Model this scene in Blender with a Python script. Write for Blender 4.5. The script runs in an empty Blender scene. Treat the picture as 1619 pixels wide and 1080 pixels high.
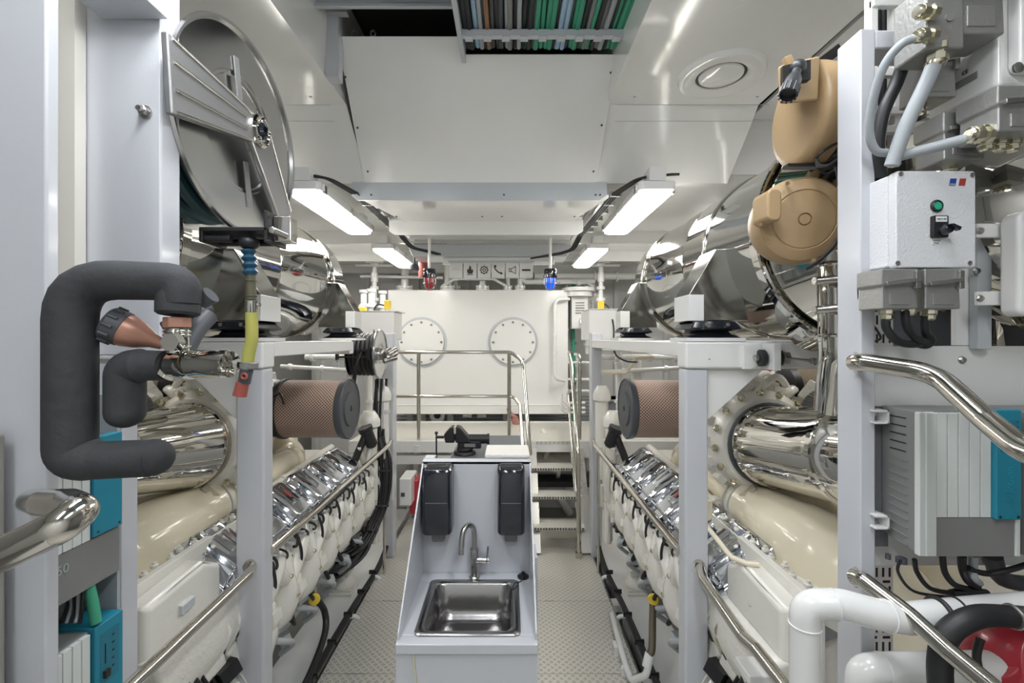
import bpy, bmesh, math, random
from mathutils import Vector, Matrix, Euler
random.seed(7)
PI = math.pi
SC = bpy.context.scene
COL = SC.collection
F = 720.0; U0, V0, EYE = 804.0, 535.0, 2.05
def P(u, v, Y):            # a point seen at pixel (u, v), Y metres in front of the camera
    return Vector(((u-U0)*Y/F, Y, EYE-(v-V0)*Y/F))
def X(u, Y): return (u-U0)*Y/F
def Z(v, Y): return EYE-(v-V0)*Y/F

# ---------------------------------------------------------------- materials
MATS = {}
def mat(name, col, rough=.4, metal=0., bump=0., bscale=40., var=.04, vscale=3., coat=0., emit=None, es=0., trans=0., aniso=0., rvar=.0):
    if name in MATS: return MATS[name]
    m = bpy.data.materials.new(name); m.use_nodes = True
    nt = m.node_tree; b = nt.nodes['Principled BSDF']
    b.inputs['Roughness'].default_value = rough
    b.inputs['Metallic'].default_value = metal
    if coat: b.inputs['Coat Weight'].default_value = coat; b.inputs['Coat Roughness'].default_value = .08
    if trans: b.inputs['Transmission Weight'].default_value = trans
    tc = nt.nodes.new('ShaderNodeTexCoord')
    nz = nt.nodes.new('ShaderNodeTexNoise'); nz.inputs['Scale'].default_value = vscale; nz.inputs['Detail'].default_value = 4
    nt.links.new(tc.outputs['Object'], nz.inputs['Vector'])
    mx = nt.nodes.new('ShaderNodeMix'); mx.data_type = 'RGBA'
    c = Vector(col[:3])
    mx.inputs[6].default_value = (*(c*(1-var)), 1); mx.inputs[7].default_value = (*[min(1, k) for k in (c*(1+var))], 1)
    nt.links.new(nz.outputs['Fac'], mx.inputs[0]); nt.links.new(mx.outputs[2], b.inputs['Base Color'])
    if rvar:
        mr = nt.nodes.new('ShaderNodeMapRange'); mr.inputs['To Min'].default_value = max(0, rough-rvar); mr.inputs['To Max'].default_value = rough+rvar
        nt.links.new(nz.outputs['Fac'], mr.inputs['Value']); nt.links.new(mr.outputs[0], b.inputs['Roughness'])
    if bump:
        n2 = nt.nodes.new('ShaderNodeTexNoise'); n2.inputs['Scale'].default_value = bscale; n2.inputs['Detail'].default_value = 3
        nt.links.new(tc.outputs['Object'], n2.inputs['Vector'])
        bp = nt.nodes.new('ShaderNodeBump'); bp.inputs['Strength'].default_value = bump; bp.inputs['Distance'].default_value = .01
        nt.links.new(n2.outputs['Fac'], bp.inputs['Height']); nt.links.new(bp.outputs[0], b.inputs['Normal'])
    if emit:
        b.inputs['Emission Color'].default_value = (*emit, 1); b.inputs['Emission Strength'].default_value = es
    MATS[name] = m
    return m
WHITE = mat('white_gloss_paint', (.80,.80,.785), .22, bump=.03, bscale=25, coat=.3)
COOL  = mat('cool_white_paint', (.585,.60,.635), .28, bump=.04, bscale=60, coat=.3)
CEILP = mat('ceiling_panel_paint', (.86,.855,.83), .14, bump=.035, bscale=2.2, coat=.4)
GREYP = mat('pale_grey_paint', (.52,.55,.57), .3)
ENGW  = mat('engine_white_enamel', (.82,.80,.74), .2, bump=.12, bscale=30, coat=.4)
CASTW = mat('cast_white_enamel', (.78,.76,.70), .3, bump=.45, bscale=55, coat=.3)
CREAM = mat('cream_enamel', (.80,.73,.56), .16, bump=.06, bscale=45, coat=.5)
CHROME= mat('polished_steel', (.66,.645,.60), .05, 1, bump=.10, bscale=4.5, var=.02, rvar=.02)
CHROM2= mat('lagging_steel', (.58,.575,.55), .06, 1, bump=.16, bscale=2.4, var=.03, rvar=.03)
RAILM = mat('handrail_steel', (.66,.63,.57), .12, 1, bump=.02, bscale=20)
STEEL = mat('brushed_steel', (.50,.49,.47), .28, 1, bump=.05, bscale=80, rvar=.06)
SINKM = mat('sink_steel', (.36,.35,.345), .22, 1, bump=.04, bscale=30, rvar=.10)
COVER = mat('rocker_chrome', (.58,.60,.64), .11, 1, bump=.05, bscale=18)
DISCM = mat('reel_disc_steel', (.55,.55,.54), .2, 1, bump=.06, bscale=5, rvar=.07)
ARMM  = mat('reel_arm_steel', (.34,.34,.34), .45, .8, bump=.05, bscale=40)
ALU   = mat('cast_aluminium', (.36,.36,.345), .45, .6, bump=.15, bscale=120)
BRASS = mat('nickel_brass', (.70,.66,.52), .22, 1)
FOAM  = mat('black_foam_lagging', (.042,.044,.048), .75, bump=.35, bscale=28, var=.25, vscale=12)
BLACK = mat('black_rubber', (.018,.018,.02), .45, var=.2)
BLKG  = mat('gloss_black_plastic', (.012,.015,.022), .12, var=.2, coat=.4)
DKGR  = mat('dark_grey', (.07,.075,.085), .5)
GREY  = mat('mid_grey_plastic', (.22,.22,.215), .45, bump=.03, bscale=90)
LGREY = mat('cable_grey', (.38,.41,.43), .45)
GROOV = mat('inverter_white', (.66,.69,.67), .4)
TEAL  = mat('teal_plastic', (.015,.22,.32), .4)
GREEN = mat('green_cable', (.05,.33,.20), .5)
LBLUE = mat('pale_blue_cable', (.36,.52,.68), .5)
BRWNC = mat('brown_cable', (.30,.15,.07), .5)
TAN   = mat('tan_plastic', (.42,.29,.155), .42, bump=.08, bscale=100, var=.05)
RED   = mat('red_enamel', (.42,.03,.045), .25, coat=.4)
REDP  = mat('red_connector', (.36,.09,.07), .4)
COPPER= mat('copper_pink', (.48,.25,.18), .35, .35)
YELLO = mat('yellow_hose', (.42,.41,.10), .4)
YCAP  = mat('yellow_plastic', (.85,.62,.05), .35)
BLUEH = mat('blue_bellows', (.02,.085,.15), .3)
TEALH = mat('dark_teal_hose', (.035,.10,.12), .4)
BILGE = mat('bilge_grey_paint', (.20,.20,.19), .4, bump=.1, bscale=8)
DARKV = mat('void_shade_dark', (.05,.05,.048), .6)  # near-black put in for the shade of the void and openings
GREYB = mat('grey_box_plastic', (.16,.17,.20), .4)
INK   = mat('black_ink', (.02,.02,.02), .5)
BLUEI = mat('blue_print', (.02,.06,.30), .4)
REDI  = mat('red_print', (.38,.05,.04), .4)
GREENB= mat('green_button', (.03,.45,.25), .3)
GLASSR= mat('red_beacon_glass', (.30,.015,.02), .1, coat=1, emit=(.5,.02,.03), es=.06)
GLASSB= mat('blue_beacon_glass', (.01,.10,.75), .1, coat=1, emit=(.0,.12,.9), es=.5)
SIGNP = mat('sign_panel_translucent', (.62,.62,.60), .3)
LAMPE = mat('lamp_diffuser_lit', (.95,.95,.95), .3, emit=(1,.97,.91), es=18)
LAMPB = mat('fill_lamp_diffuser', (.95,.95,.95), .3, emit=(.93,.96,1), es=22)
HULL  = mat('hull_shade_grey', (.26,.26,.25), .6, bump=.1, bscale=8)  # walls greyed to put darker reflections into the chrome
GASKET= mat('dark_gasket', (.10,.09,.08), .5, bump=.2, bscale=60)
OCHRE = mat('flange_bronze', (.33,.29,.23), .35, .7, bump=.2, bscale=40)

def _n(nt, t, **k):
    n = nt.nodes.new(t)
    for a, b in k.items(): setattr(n, a, b)
    return n
def tread_plate():
    m = bpy.data.materials.new('tread_plate'); m.use_nodes = True; nt = m.node_tree
    b = nt.nodes['Principled BSDF']; L = nt.links
    b.inputs['Metallic'].default_value = .1; b.inputs['Roughness'].default_value = .36
    tc = _n(nt, 'ShaderNodeTexCoord'); mp = _n(nt, 'ShaderNodeMapping')
    mp.inputs['Rotation'].default_value = (0, 0, PI/4); mp.inputs['Scale'].default_value = (30, 30, 30)
    L.new(tc.outputs['Object'], mp.inputs['Vector'])
    sx = _n(nt, 'ShaderNodeSeparateXYZ'); L.new(mp.outputs[0], sx.inputs[0])
    def mth(op, a, c=None):
        q = _n(nt, 'ShaderNodeMath', operation=op)
        for i, s in enumerate((a, c)):
            if s is None: continue
            if isinstance(s, (int, float)): q.inputs[i].default_value = s
            else: L.new(s, q.inputs[i])
        return q.outputs[0]
    x, y = sx.outputs[0], sx.outputs[1]
    par = mth('FLOORED_MODULO', mth('ADD', mth('FLOOR', x), mth('FLOOR', y)), 2.0)
    fx, fy = mth('SUBTRACT', mth('FRACT', x), .5), mth('SUBTRACT', mth('FRACT', y), .5)
    ip = mth('SUBTRACT', 1.0, par)
    a = mth('ADD', mth('MULTIPLY', fx, par), mth('MULTIPLY', fy, ip))      # along the bars
    c = mth('ADD', mth('MULTIPLY', fy, par), mth('MULTIPLY', fx, ip))      # across
    c3 = mth('SUBTRACT', mth('ABSOLUTE', c), .17)
    d = mth('ADD', mth('POWER', mth('ABSOLUTE', mth('MULTIPLY', a, 2.5)), 2.0), mth('POWER', mth('ABSOLUTE', mth('MULTIPLY', c3, 9.0)), 2.0))
    h = _n(nt, 'ShaderNodeMapRange'); h.inputs['From Min'].default_value = 1.0; h.inputs['From Max'].default_value = .3
    L.new(d, h.inputs['Value'])
    nz = _n(nt, 'ShaderNodeTexNoise'); nz.inputs['Scale'].default_value = 4; nz.inputs['Detail'].default_value = 6
    L.new(tc.outputs['Object'], nz.inputs['Vector'])
    mx = _n(nt, 'ShaderNodeMix', data_type='RGBA'); mx.inputs[6].default_value = (.66,.64,.57,1); mx.inputs[7].default_value = (.74,.72,.66,1)
    L.new(nz.outputs['Fac'], mx.inputs[0])
    m2 = _n(nt, 'ShaderNodeMix', data_type='RGBA'); m2.inputs[7].default_value = (.33,.315,.28,1)
    L.new(mx.outputs[2], m2.inputs[6]); L.new(mth('MULTIPLY', h.outputs[0], .75), m2.inputs[0])
    L.new(m2.outputs[2], b.inputs['Base Color'])
    bp = _n(nt, 'ShaderNodeBump'); bp.inputs['Strength'].default_value = .9; bp.inputs['Distance'].default_value = .004
    L.new(h.outputs[0], bp.inputs['Height']); L.new(bp.outputs[0], b.inputs['Normal'])
    return m
TREAD = tread_plate()
def mesh_pattern(name, c1, c2, scale):       # honeycomb screen of the air filters, perforated strips
    m = bpy.data.materials.new(name); m.use_nodes = True; nt = m.node_tree
    b = nt.nodes['Principled BSDF']; L = nt.links
    b.inputs['Roughness'].default_value = .5
    tc = _n(nt, 'ShaderNodeTexCoord')
    sp = _n(nt, 'ShaderNodeSeparateXYZ'); L.new(tc.outputs['Object'], sp.inputs[0])
    at = _n(nt, 'ShaderNodeMath', operation='ARCTAN2'); L.new(sp.outputs[1], at.inputs[0]); L.new(sp.outputs[2], at.inputs[1])
    ml = _n(nt, 'ShaderNodeMath', operation='MULTIPLY'); ml.inputs[1].default_value = .21; L.new(at.outputs[0], ml.inputs[0])
    cb = _n(nt, 'ShaderNodeCombineXYZ'); L.new(sp.outputs[0], cb.inputs[0]); L.new(ml.outputs[0], cb.inputs[1])
    mp = _n(nt, 'ShaderNodeMapping'); mp.inputs['Rotation'].default_value = (0,0,PI/4); mp.inputs['Scale'].default_value = (scale,scale,scale)
    L.new(cb.outputs[0], mp.inputs['Vector'])
    vo = _n(nt, 'ShaderNodeTexVoronoi'); vo.inputs['Scale'].default_value = 1; vo.inputs['Randomness'].default_value = 0; vo.voronoi_dimensions = '2D'
    L.new(mp.outputs[0], vo.inputs['Vector'])
    mr = _n(nt, 'ShaderNodeMapRange'); mr.inputs['From Min'].default_value = .30; mr.inputs['From Max'].default_value = .46
    L.new(vo.outputs['Distance'], mr.inputs['Value'])
    mx = _n(nt, 'ShaderNodeMix', data_type='RGBA'); mx.inputs[6].default_value = (*c2,1); mx.inputs[7].default_value = (*c1,1)
    L.new(mr.outputs[0], mx.inputs[0]); L.new(mx.outputs[2], b.inputs['Base Color'])
    bp = _n(nt, 'ShaderNodeBump'); bp.inputs['Strength'].default_value = .8; bp.inputs['Distance'].default_value = .004
    L.new(mr.outputs[0], bp.inputs['Height']); L.new(bp.outputs[0], b.inputs['Normal'])
    return m
FILTM = mesh_pattern('filter_screen', (.62,.46,.38), (.15,.09,.07), 66)

# ---------------------------------------------------------------- mesh builder
def frame_of(d):
    d = d.normalized()
    a = Vector((0,0,1)) if abs(d.z) < .9 else Vector((1,0,0))
    x = d.cross(a).normalized(); y = d.cross(x).normalized()
    return x, y
def fillet(pts, r, k=6):
    pts = [Vector(p) for p in pts]
    if len(pts) < 3 or r <= 0: return pts
    out = [pts[0]]
    for i in range(1, len(pts)-1):
        a, b, c = pts[i-1], pts[i], pts[i+1]
        d1, d2 = (a-b), (c-b); l1, l2 = d1.length, d2.length
        d1.normalize(); d2.normalize()
        ang = d1.angle(d2)
        if ang > PI-.05: out.append(b); continue
        t = min(r/math.tan(ang/2), l1*.48, l2*.48)
        p, q = b+d1*t, b+d2*t
        for j in range(k+1):
            s = j/k
            out.append(p*(1-s)**2 + b*2*s*(1-s) + q*s*s)
    out.append(pts[-1])
    return out
def spline(pts, k=6):
    pts = [Vector(p) for p in pts]; n = len(pts); out = []
    for i in range(n-1):
        p0, p1, p2, p3 = pts[max(0,i-1)], pts[i], pts[i+1], pts[min(n-1,i+2)]
        for j in range(k):
            t = j/k
            out.append(.5*((2*p1)+(p2-p0)*t+(2*p0-5*p1+4*p2-p3)*t*t+(-p0+3*p1-3*p2+p3)*t**3))
    out.append(pts[-1]); return out
class M:
    def __init__(s, mx=None):
        s.v = []; s.f = []; s.mi = []; s.mats = []; s.cur = 0; s.mx = mx; s.pc = []; s.lock = False
    def use(s, m):
        if m not in s.mats: s.mats.append(m)
        s.cur = s.mats.index(m); return s
    def piece(s):
        if not s.lock: s.pc.append((len(s.v), len(s.f)))
    def group(s, on):
        if on: s.piece(); s.lock = True
        else: s.lock = False
    def add(s, vs, fs):
        s.piece()
        b = len(s.v); s.v += [Vector(p) for p in vs]
        for f in fs: s.f.append([b+i for i in f]); s.mi.append(s.cur)
        return s
    def box(s, x0,x1,y0,y1,z0,z1):
        vs = [(x,y,z) for x in (x0,x1) for y in (y0,y1) for z in (z0,z1)]
        return s.add(vs, [(0,1,3,2),(4,6,7,5),(0,4,5,1),(2,3,7,6),(0,2,6,4),(1,5,7,3)])
    def obox(s, c, size, rot=(0,0,0)):
        R = Euler(rot).to_matrix(); c = Vector(c); h = Vector(size)/2
        vs = [c+R@Vector((x*h.x,y*h.y,z*h.z)) for x in (-1,1) for y in (-1,1) for z in (-1,1)]
        return s.add(vs, [(0,1,3,2),(4,6,7,5),(0,4,5,1),(2,3,7,6),(0,2,6,4),(1,5,7,3)])
    def bar(s, p, q, w, h, up=(0,0,1)):
        p, q, up = Vector(p), Vector(q), Vector(up)
        d = (q-p).normalized(); a = d.cross(up).normalized()*w/2; b = a.cross(d).normalized()*h/2
        vs = [e+i*a+j*b for e in (p,q) for i in (-1,1) for j in (-1,1)]
        return s.add(vs, [(0,1,3,2),(4,6,7,5),(0,4,5,1),(2,3,7,6),(0,2,6,4),(1,5,7,3)])
    def loft(s, rings, cap=True, closed=False):
        s.piece(); n = len(rings[0]); b = []
        for r in rings: b.append(len(s.v)); s.v += [Vector(p) for p in r]
        K = len(rings)
        for i in range(K if closed else K-1):
            j = (i+1) % K
            for k in range(n):
                l = (k+1) % n
                s.f.append([b[i]+k, b[i]+l, b[j]+l, b[j]+k]); s.mi.append(s.cur)
        if cap and not closed:
            s.f.append([b[0]+k for k in range(n)][::-1]); s.mi.append(s.cur)
            s.f.append([b[-1]+k for k in range(n)]); s.mi.append(s.cur)
        return s
    def lathe(s, prof, o, axis, n=32, cap=True, closed=False):
        o, axis = Vector(o), Vector(axis).normalized(); x, y = frame_of(axis)
        return s.loft([[o+axis*t+(x*math.cos(2*PI*k/n)+y*math.sin(2*PI*k/n))*max(r,.0001) for k in range(n)] for r, t in prof], cap, closed)
    def cyl(s, p, q, r, r2=None, n=20):
        p, q = Vector(p), Vector(q); d = q-p
        return s.lathe([(r,0),(r if r2 is None else r2, d.length)], p, d, n)
    def ring(s, c, axis, ro, ri, h, n=32):
        return s.lathe([(ro,-h/2),(ro,h/2),(ri,h/2),(ri,-h/2)], c, axis, n, False, True)
    def torus(s, c, axis, R, r, n=36, k=10):
        return s.lathe([(R+r*math.cos(2*PI*i/k), r*math.sin(2*PI*i/k)) for i in range(k)], c, axis, n, False, True)
    def tube(s, pts, r, n=10, fil=0, sm=0, cap=True, rr=None):
        pts = fillet(pts, fil) if fil else (spline(pts, sm) if sm else [Vector(p) for p in pts])
        rings = []; t0 = (pts[1]-pts[0]).normalized(); x, y = frame_of(t0)
        N = len(pts)
        for i, p in enumerate(pts):
            t = (pts[min(i+1,N-1)]-pts[max(i-1,0)])
            t = t.normalized() if t.length > 1e-9 else t0
            q = t0.rotation_difference(t); x = q@x; y = q@y; t0 = t
            R = r if rr is None else rr(i/(N-1))
            rings.append([p+(x*math.cos(2*PI*k/n)+y*math.sin(2*PI*k/n))*R for k in range(n)])
        return s.loft(rings, cap)
    def prism(s, poly, vec):
        vec = Vector(vec); a = [Vector(p) for p in poly]
        return s.loft([a, [p+vec for p in a]])
    def bolt(s, p, d, r=.008, h=.008):
        p, d = Vector(p), Vector(d).normalized(); was = s.lock
        if not was: s.group(True)
        s.lathe([(r*1.35,0),(r*1.35,h*.25)], p, d, 12)
        s.lathe([(r,h*.25),(r,h),(r*.8,h*1.1)], p, d, 6)
        s.lock = was
        return s
    def ball(s, c, r, sc=(1,1,1), n=20, k=12, half=None):
        c = Vector(c); a0, a1 = (-PI/2, PI/2)
        if half == 'top': a0 = 0
        if half == 'bottom': a1 = 0
        rings = []
        for i in range(k+1):
            a = a0+(a1-a0)*i/k; rr = max(math.cos(a), 1e-4)*r; z = math.sin(a)*r
            rings.append([c+Vector((rr*math.cos(2*PI*j/n)*sc[0], rr*math.sin(2*PI*j/n)*sc[1], z*sc[2])) for j in range(n)])
        return s.loft(rings)
    def rbox(s, c, size, r, rot=(0,0,0), axis='y', k=5):
        # box with one rounded outline (corners of radius r seen along axis)
        R = Euler(rot).to_matrix(); c = Vector(c); w, d, h = size
        A, B, D = {'y': (w,h,d), 'x': (d,h,w), 'z': (w,d,h)}[axis]
        out = []
        for cx, cy, a0 in ((A/2-r,B/2-r,0),(-A/2+r,B/2-r,PI/2),(-A/2+r,-B/2+r,PI),(A/2-r,-B/2+r,1.5*PI)):
            for i in range(k+1):
                a = a0+PI/2*i/k; out.append((cx+r*math.cos(a), cy+r*math.sin(a)))
        def m3(a, b, e):
            return {'y': Vector((a,e,b)), 'x': Vector((e,a,b)), 'z': Vector((a,b,e))}[axis]
        return s.loft([[c+R@m3(a,b,e) for a, b in out] for e in (-D/2, D/2)])
    def build(s, name, m=None, parent=None, bev=0, kind=None, angle=38, seg=2):
        if m is not None and not s.mats: s.mats = [m]
        vs = s.v
        if s.mx: vs = [Vector((s.mx[0]+s.mx[1]*p.x, p.y, p.z)) for p in vs]
        if parent is None:
            lo = Vector((min(p.x for p in vs), min(p.y for p in vs), min(p.z for p in vs)))
            hi = Vector((max(p.x for p in vs), max(p.y for p in vs), 0))
            o = Vector(((lo.x+hi.x)/2, (lo.y+hi.y)/2, lo.z))
        else:
            o = Vector((0,0,0)); q = parent
            while q is not None: o = o + q.location; q = q.parent
        me = bpy.data.meshes.new(name)
        me.from_pydata([tuple(p-o) for p in vs], [], s.f)
        for x in s.mats: me.materials.append(x)
        me.polygons.foreach_set('material_index', s.mi)
        bm = bmesh.new(); bm.from_mesh(me)
        bmesh.ops.recalc_face_normals(bm, faces=bm.faces); bm.to_mesh(me); bm.free()
        me.polygons.foreach_set('use_smooth', [True]*len(me.polygons))
        me.set_sharp_from_angle(angle=math.radians(angle))
        ob = bpy.data.objects.new(name, me); COL.objects.link(ob)
        if parent is not None: ob.parent = parent
        else: ob.location = o
        if bev:
            bv = ob.modifiers.new('bevel', 'BEVEL'); bv.width = bev; bv.segments = seg; bv.limit_method = 'ANGLE'
            bv.angle_limit = math.radians(40); bv.harden_normals = True
        if kind: ob['kind'] = kind
        return ob
def _each(s, name, m=None, parent=None, *a, **k):
    if m is not None and not s.mats: s.mats = [m]
    ends = s.pc[1:]+[(len(s.v), len(s.f))]; out = []
    for (v0,f0),(v1,f1) in zip(s.pc, ends):
        q = M(s.mx); q.v = s.v[v0:v1]; q.f = [[i-v0 for i in f] for f in s.f[f0:f1]]; q.mi = s.mi[f0:f1]; q.mats = s.mats
        out.append(q.build(name, None, parent, *a, **k))
    return out
M.build_each = _each
def tag(o, label, cat, group=None, kind=None):
    o['label'] = label; o['category'] = cat
    if group: o['group'] = group
    if kind: o['kind'] = kind
    return o
def thing(name, label, cat, loc=(0,0,0), group=None):
    o = bpy.data.objects.new(name, None); COL.objects.link(o); o.location = loc; o.empty_display_size = .1
    return tag(o, label, cat, group)
def copy_tree(o, parent=None):
    c = o.copy(); COL.objects.link(c); c.parent = parent
    for ch in list(o.children): copy_tree(ch, c)
    return c
def text(s, size, loc, rot, m, parent, name='lettering', ext=.0006):
    cu = bpy.data.curves.new(name, 'FONT'); cu.body = s; cu.size = size; cu.extrude = ext
    cu.align_x = 'CENTER'; cu.align_y = 'CENTER'; cu.materials.append(m)
    tmp = bpy.data.objects.new(name, cu); me = bpy.data.meshes.new_from_object(tmp); me.name = name; bpy.data.objects.remove(tmp)
    o = bpy.data.objects.new(name, me); COL.objects.link(o)
    off = Vector((0,0,0)); q = parent
    while q is not None: off = off + q.location; q = q.parent
    o.parent = parent; o.location = Vector(loc)-off; o.rotation_euler = rot
    return o
def struct(name, m, mesh, bev=0):
    return mesh.build(name, m, None, bev, 'structure')
XC = -.15      # centre line of the aisle
# ================================================================ SETTING
# hull shell
m = M(); m.box(-3.2,3.0,-1.6,7.4,-.75,-.70); struct('floor_bilge', BILGE, m)
m = M(); m.box(-3.25,-3.2,-1.6,7.4,-.75,4.1); struct('wall_left', HULL, m)
m = M(); m.box(3.0,3.05,-1.6,7.4,-.75,4.1); struct('wall_right', HULL, m)
m = M(); m.box(-3.25,3.05,7.4,7.45,-.75,4.1); 
for i in range(8): m.box(-3.1+i*.8,-3.04+i*.8,7.3,7.4,-.7,4.1)
struct('wall_back', WHITE, m)
m = M(); m.box(-3.25,3.05,-1.65,-1.6,-.75,4.1); struct('wall_front', WHITE, m)
m = M(); m.box(-3.25,3.05,-1.65,7.45,4.1,4.15)
struct('ceiling', HULL, m)
# lower ceiling lining over the engines and beyond the ducts
m = M(); m.box(-3.2,3.0,3.62,7.4,3.12,3.15); m.box(-3.2,-.951,3.001,3.619,3.121,3.15); m.box(.601,3.0,3.001,3.619,3.121,3.15)
for y in (4.55, 5.6, 6.6):
    m.box(-3.19,2.99,y,y+.05,3.0,3.125)
m.box(1.57,3.0,-1.6,3.0,3.48,3.5); m.box(-3.2,-1.96,-1.6,3.0,3.48,3.5); m.box(1.2,3.0,2.98,3.0,3.122,3.479); m.box(-3.2,-1.5,2.98,3.0,3.122,3.479); struct('ceiling_lining', WHITE, m)
# main walkway plates
m = M(); m.box(-1.14,.79,-1.6,5.2,-.03,0)
struct('floor_walkway', TREAD, m, .003)
m = M()
for y in (2.05, 2.78, 3.55):
    m.box(-1.138,-.43,y,y+.005,0,.0006); m.box(.12,.788,y,y+.005,0,.0006)
for y0,y1 in ((-1.6,5.2),): m.box(-1.15,-1.138,y0,y1,-.05,.004); m.box(.788,.80,y0,y1,-.05,.004)
struct('trim_1', STEEL, m)
m = M()
for sgn, x in ((-1,-1.10),(1,.75)):
    m.box(x-.04,x+.04,-1.6,5.2,-.7,-.05)
struct('trim_2', WHITE, m)
# raised platform in front of the tank
m = M(); m.box(-1.75,2.0,5.0,6.1,.885,.92); struct('floor_platform', TREAD, m, .003)
m = M(); m.box(-1.75,.30,4.98,5.02,.80,.925); m.box(-1.75,.30,5.02,5.06,.66,.76); m.box(.7,2.0,4.98,5.02,.74,.925)
m.box(.25,.75,5.0,5.04,.80,.885); m.box(-1.75,2.0,6.09,6.11,.885,.94)
struct('trim_3', WHITE, m, .003)
# engine bearers along both sides
for s in (-1,1):
    m = M((XC,s)); m.box(1.02,1.30,-1.0,5.4,-.01,.03); m.box(1.12,1.16,-1.0,5.4,-.7,-.01); m.box(1.02,1.04,-1.0,5.4,-.06,-.01)
    for y in (1.9,2.75,3.6,4.4):
        m.box(.93,1.12,y,y+.10,-.12,-.06); m.box(1.05,1.12,y,y+.03,-.5,-.1)
    o = m.build('engine_bearer', WHITE, None, .006)
    tag(o, 'long white steel engine bearer flange beside the '+('teal-hose-reel side of the aisle' if s<0 else 'walkway edge nearest the stair rails'), 'girder')
# dark sheets standing in for the shade above the ducts
m = M(); m.box(-1.05,.65,1.0,3.2,4.02,4.06); m.box(-1.05,.65,3.15,3.2,3.55,4.06); struct('ceiling_void_shade', DARKV, m)

# ---------------------------------------------------------------- ceiling ducts
# side trunks: horizontal underside z 3.43, then a face sloping down to z 3.07 at Y 3.0
def slope_z(Y): return 3.62-(Y-2.48)*1.058
def trunk(s, label):
    xi = .62 if s > 0 else -1.03; xo = 1.56 if s > 0 else -1.95
    root = thing('ventilation_trunk', label, 'duct', ((xi+xo)/2, 1.8, 3.43))
    m = M()
    pr = [(-1.6,4.0),(-1.6,3.43),(2.69,3.43),(2.75,3.355),(3.0,3.07),(3.06,3.07),(3.06,4.0)]
    xi2 = (.555 if s>0 else -.925)     # inner edge of sloped part leans towards the middle panel
    def sec(x, xlow):
        out = []
        for y, z in pr:
            k = 0 if y < 2.7 else 1
            out.append((x if not k else xlow, y, z))
        return out
    inner = []; outer = []
    for y, z in pr:
        t = 0 if y<2.6 else min(max((y-2.0)/1.0, 0), 1)
        inner.append(((xi+(xi2-xi)*t), y, z)); outer.append((xo+((1.44 if s>0 else -1.74)-xo)*t, y, z))
    m.loft([inner, outer]); m.build('casing', CEILP, root)
    sm = M()
    for y in (2.69, 2.745): sm.box(min(xi,xo)+.02, max(xi,xo)-.02, y-.0015, y+.0015, (3.428 if y<2.7 else 3.358), (3.431 if y<2.7 else 3.36))
    for x in (xi+(.1*s), xi+(.45*s), xi+.8*s): sm.cyl((x,2.60,3.431),(x,2.60,3.426),.007)
    sm.build('seam', GREYP, root)
    return root
tr = trunk(1, 'white ceiling trunk with a round outlet in its underside, over the tan hose reels')
m = M(); c = (1.11,2.38,3.43)
m.lathe([(.215,0),(.205,.022),(.17,.03),(.125,.012),(.118,-.02)], c, (0,0,-1), 48, False)
ro = m.build('outlet_ring', CEILP, tr)
m = M(); m.lathe([(.0001,-.01),(.10,-.008),(.113,.0),(.108,.012),(.085,.022),(.0001,.03)], c, (0,0,-1), 40); m.build('outlet_disc', CEILP, ro)
m = M(); m.lathe([(.126,0),(.126,.004)], (c[0],c[1],3.4285), (0,0,-1), 40); m.build('outlet_gap', DARKV, ro)
tl = trunk(-1, 'white ceiling trunk behind the steel hose reel')
# middle sloping panel
root = thing('ceiling_panel', 'large smooth sloping white panel between the two trunks, in front of the cable tray', 'panel', (-.17, 2.8, 3.0))
m = M()
poly = [(-.905,3.70,2.44),(-.22,3.70,2.44),(-.22,3.62,2.48),(.60,3.62,2.48),(.52,3.065,3.004),(-.985,3.065,3.004)]
pts = []
for x,z,y in ((-.915,3.66,2.44),(-.235,3.66,2.44),(-.235,3.60,2.497),(.60,3.60,2.497),(.575,3.065,3.004),(-.945,3.065,3.004)):
    pts.append(Vector((x,y-.012,z)))
m.prism(pts, (0,.012,.008)); m.build('face', CEILP, root, .002)
m = M()
nn = Vector((0,-1.058,-1)).normalized()
for u, v in ((547,121),(566,201),(582,270),(965,114),(951,197),(938,270)):
    dz = (V0-v)/F   # on the slope
    Yp = (3.62+2.48*1.058-EYE)/(dz+1.058); m.cyl(P(u,v,Yp)-nn*.02, P(u,v,Yp)+nn*.014, .006)
m.build_each('screw', DKGR, root)
m = M(); z0 = 2.955
m.prism([(-1.03,2.985,3.075),(-1.03,2.985,2.985),(-.99,2.985,z0),(.60,2.985,z0),(.645,2.985,2.99),(.645,2.985,3.075)], (0,.012,0))
m.build('lower_flange', GREYP, root, .0015)
m = M()
for x in (-.98,-.90,-.03,.57,.60): m.cyl((x,2.987,2.99),(x,2.979,2.99),.006)
m.build_each('flange_screw', DKGR, root)
# second, farther lowered panel
root = thing('ceiling_panel', 'low shallow white ceiling panel reflecting the red and blue beacons', 'panel', (-.17,3.3,2.87))
m = M(); m.prism([(-.99,3.0,2.975),(-.99,3.01,3.0),(.66,3.01,3.0),(.66,3.0,2.975),(.50,3.6,2.975),(-.83,3.6,2.975)][0:1]+[(.66,3.0,2.975),(.50,3.6,2.975),(-.83,3.6,2.975)], (0,0,.02)); m.build('underside', CEILP, root)
m = M(); m.prism([(-.945,3.6,2.99),(-.945,3.6,2.90),(-.90,3.6,2.868),(.545,3.6,2.868),(.59,3.6,2.90),(.59,3.6,2.99)], (0,.012,0)); m.build('front_flange', WHITE, root, .002)
m = M()
for x in (-.85,-.2,-.05,.5): m.cyl((x,3.45,2.976),(x,3.45,2.970),.007)
m.build_each('screw', DKGR, root)
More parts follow.
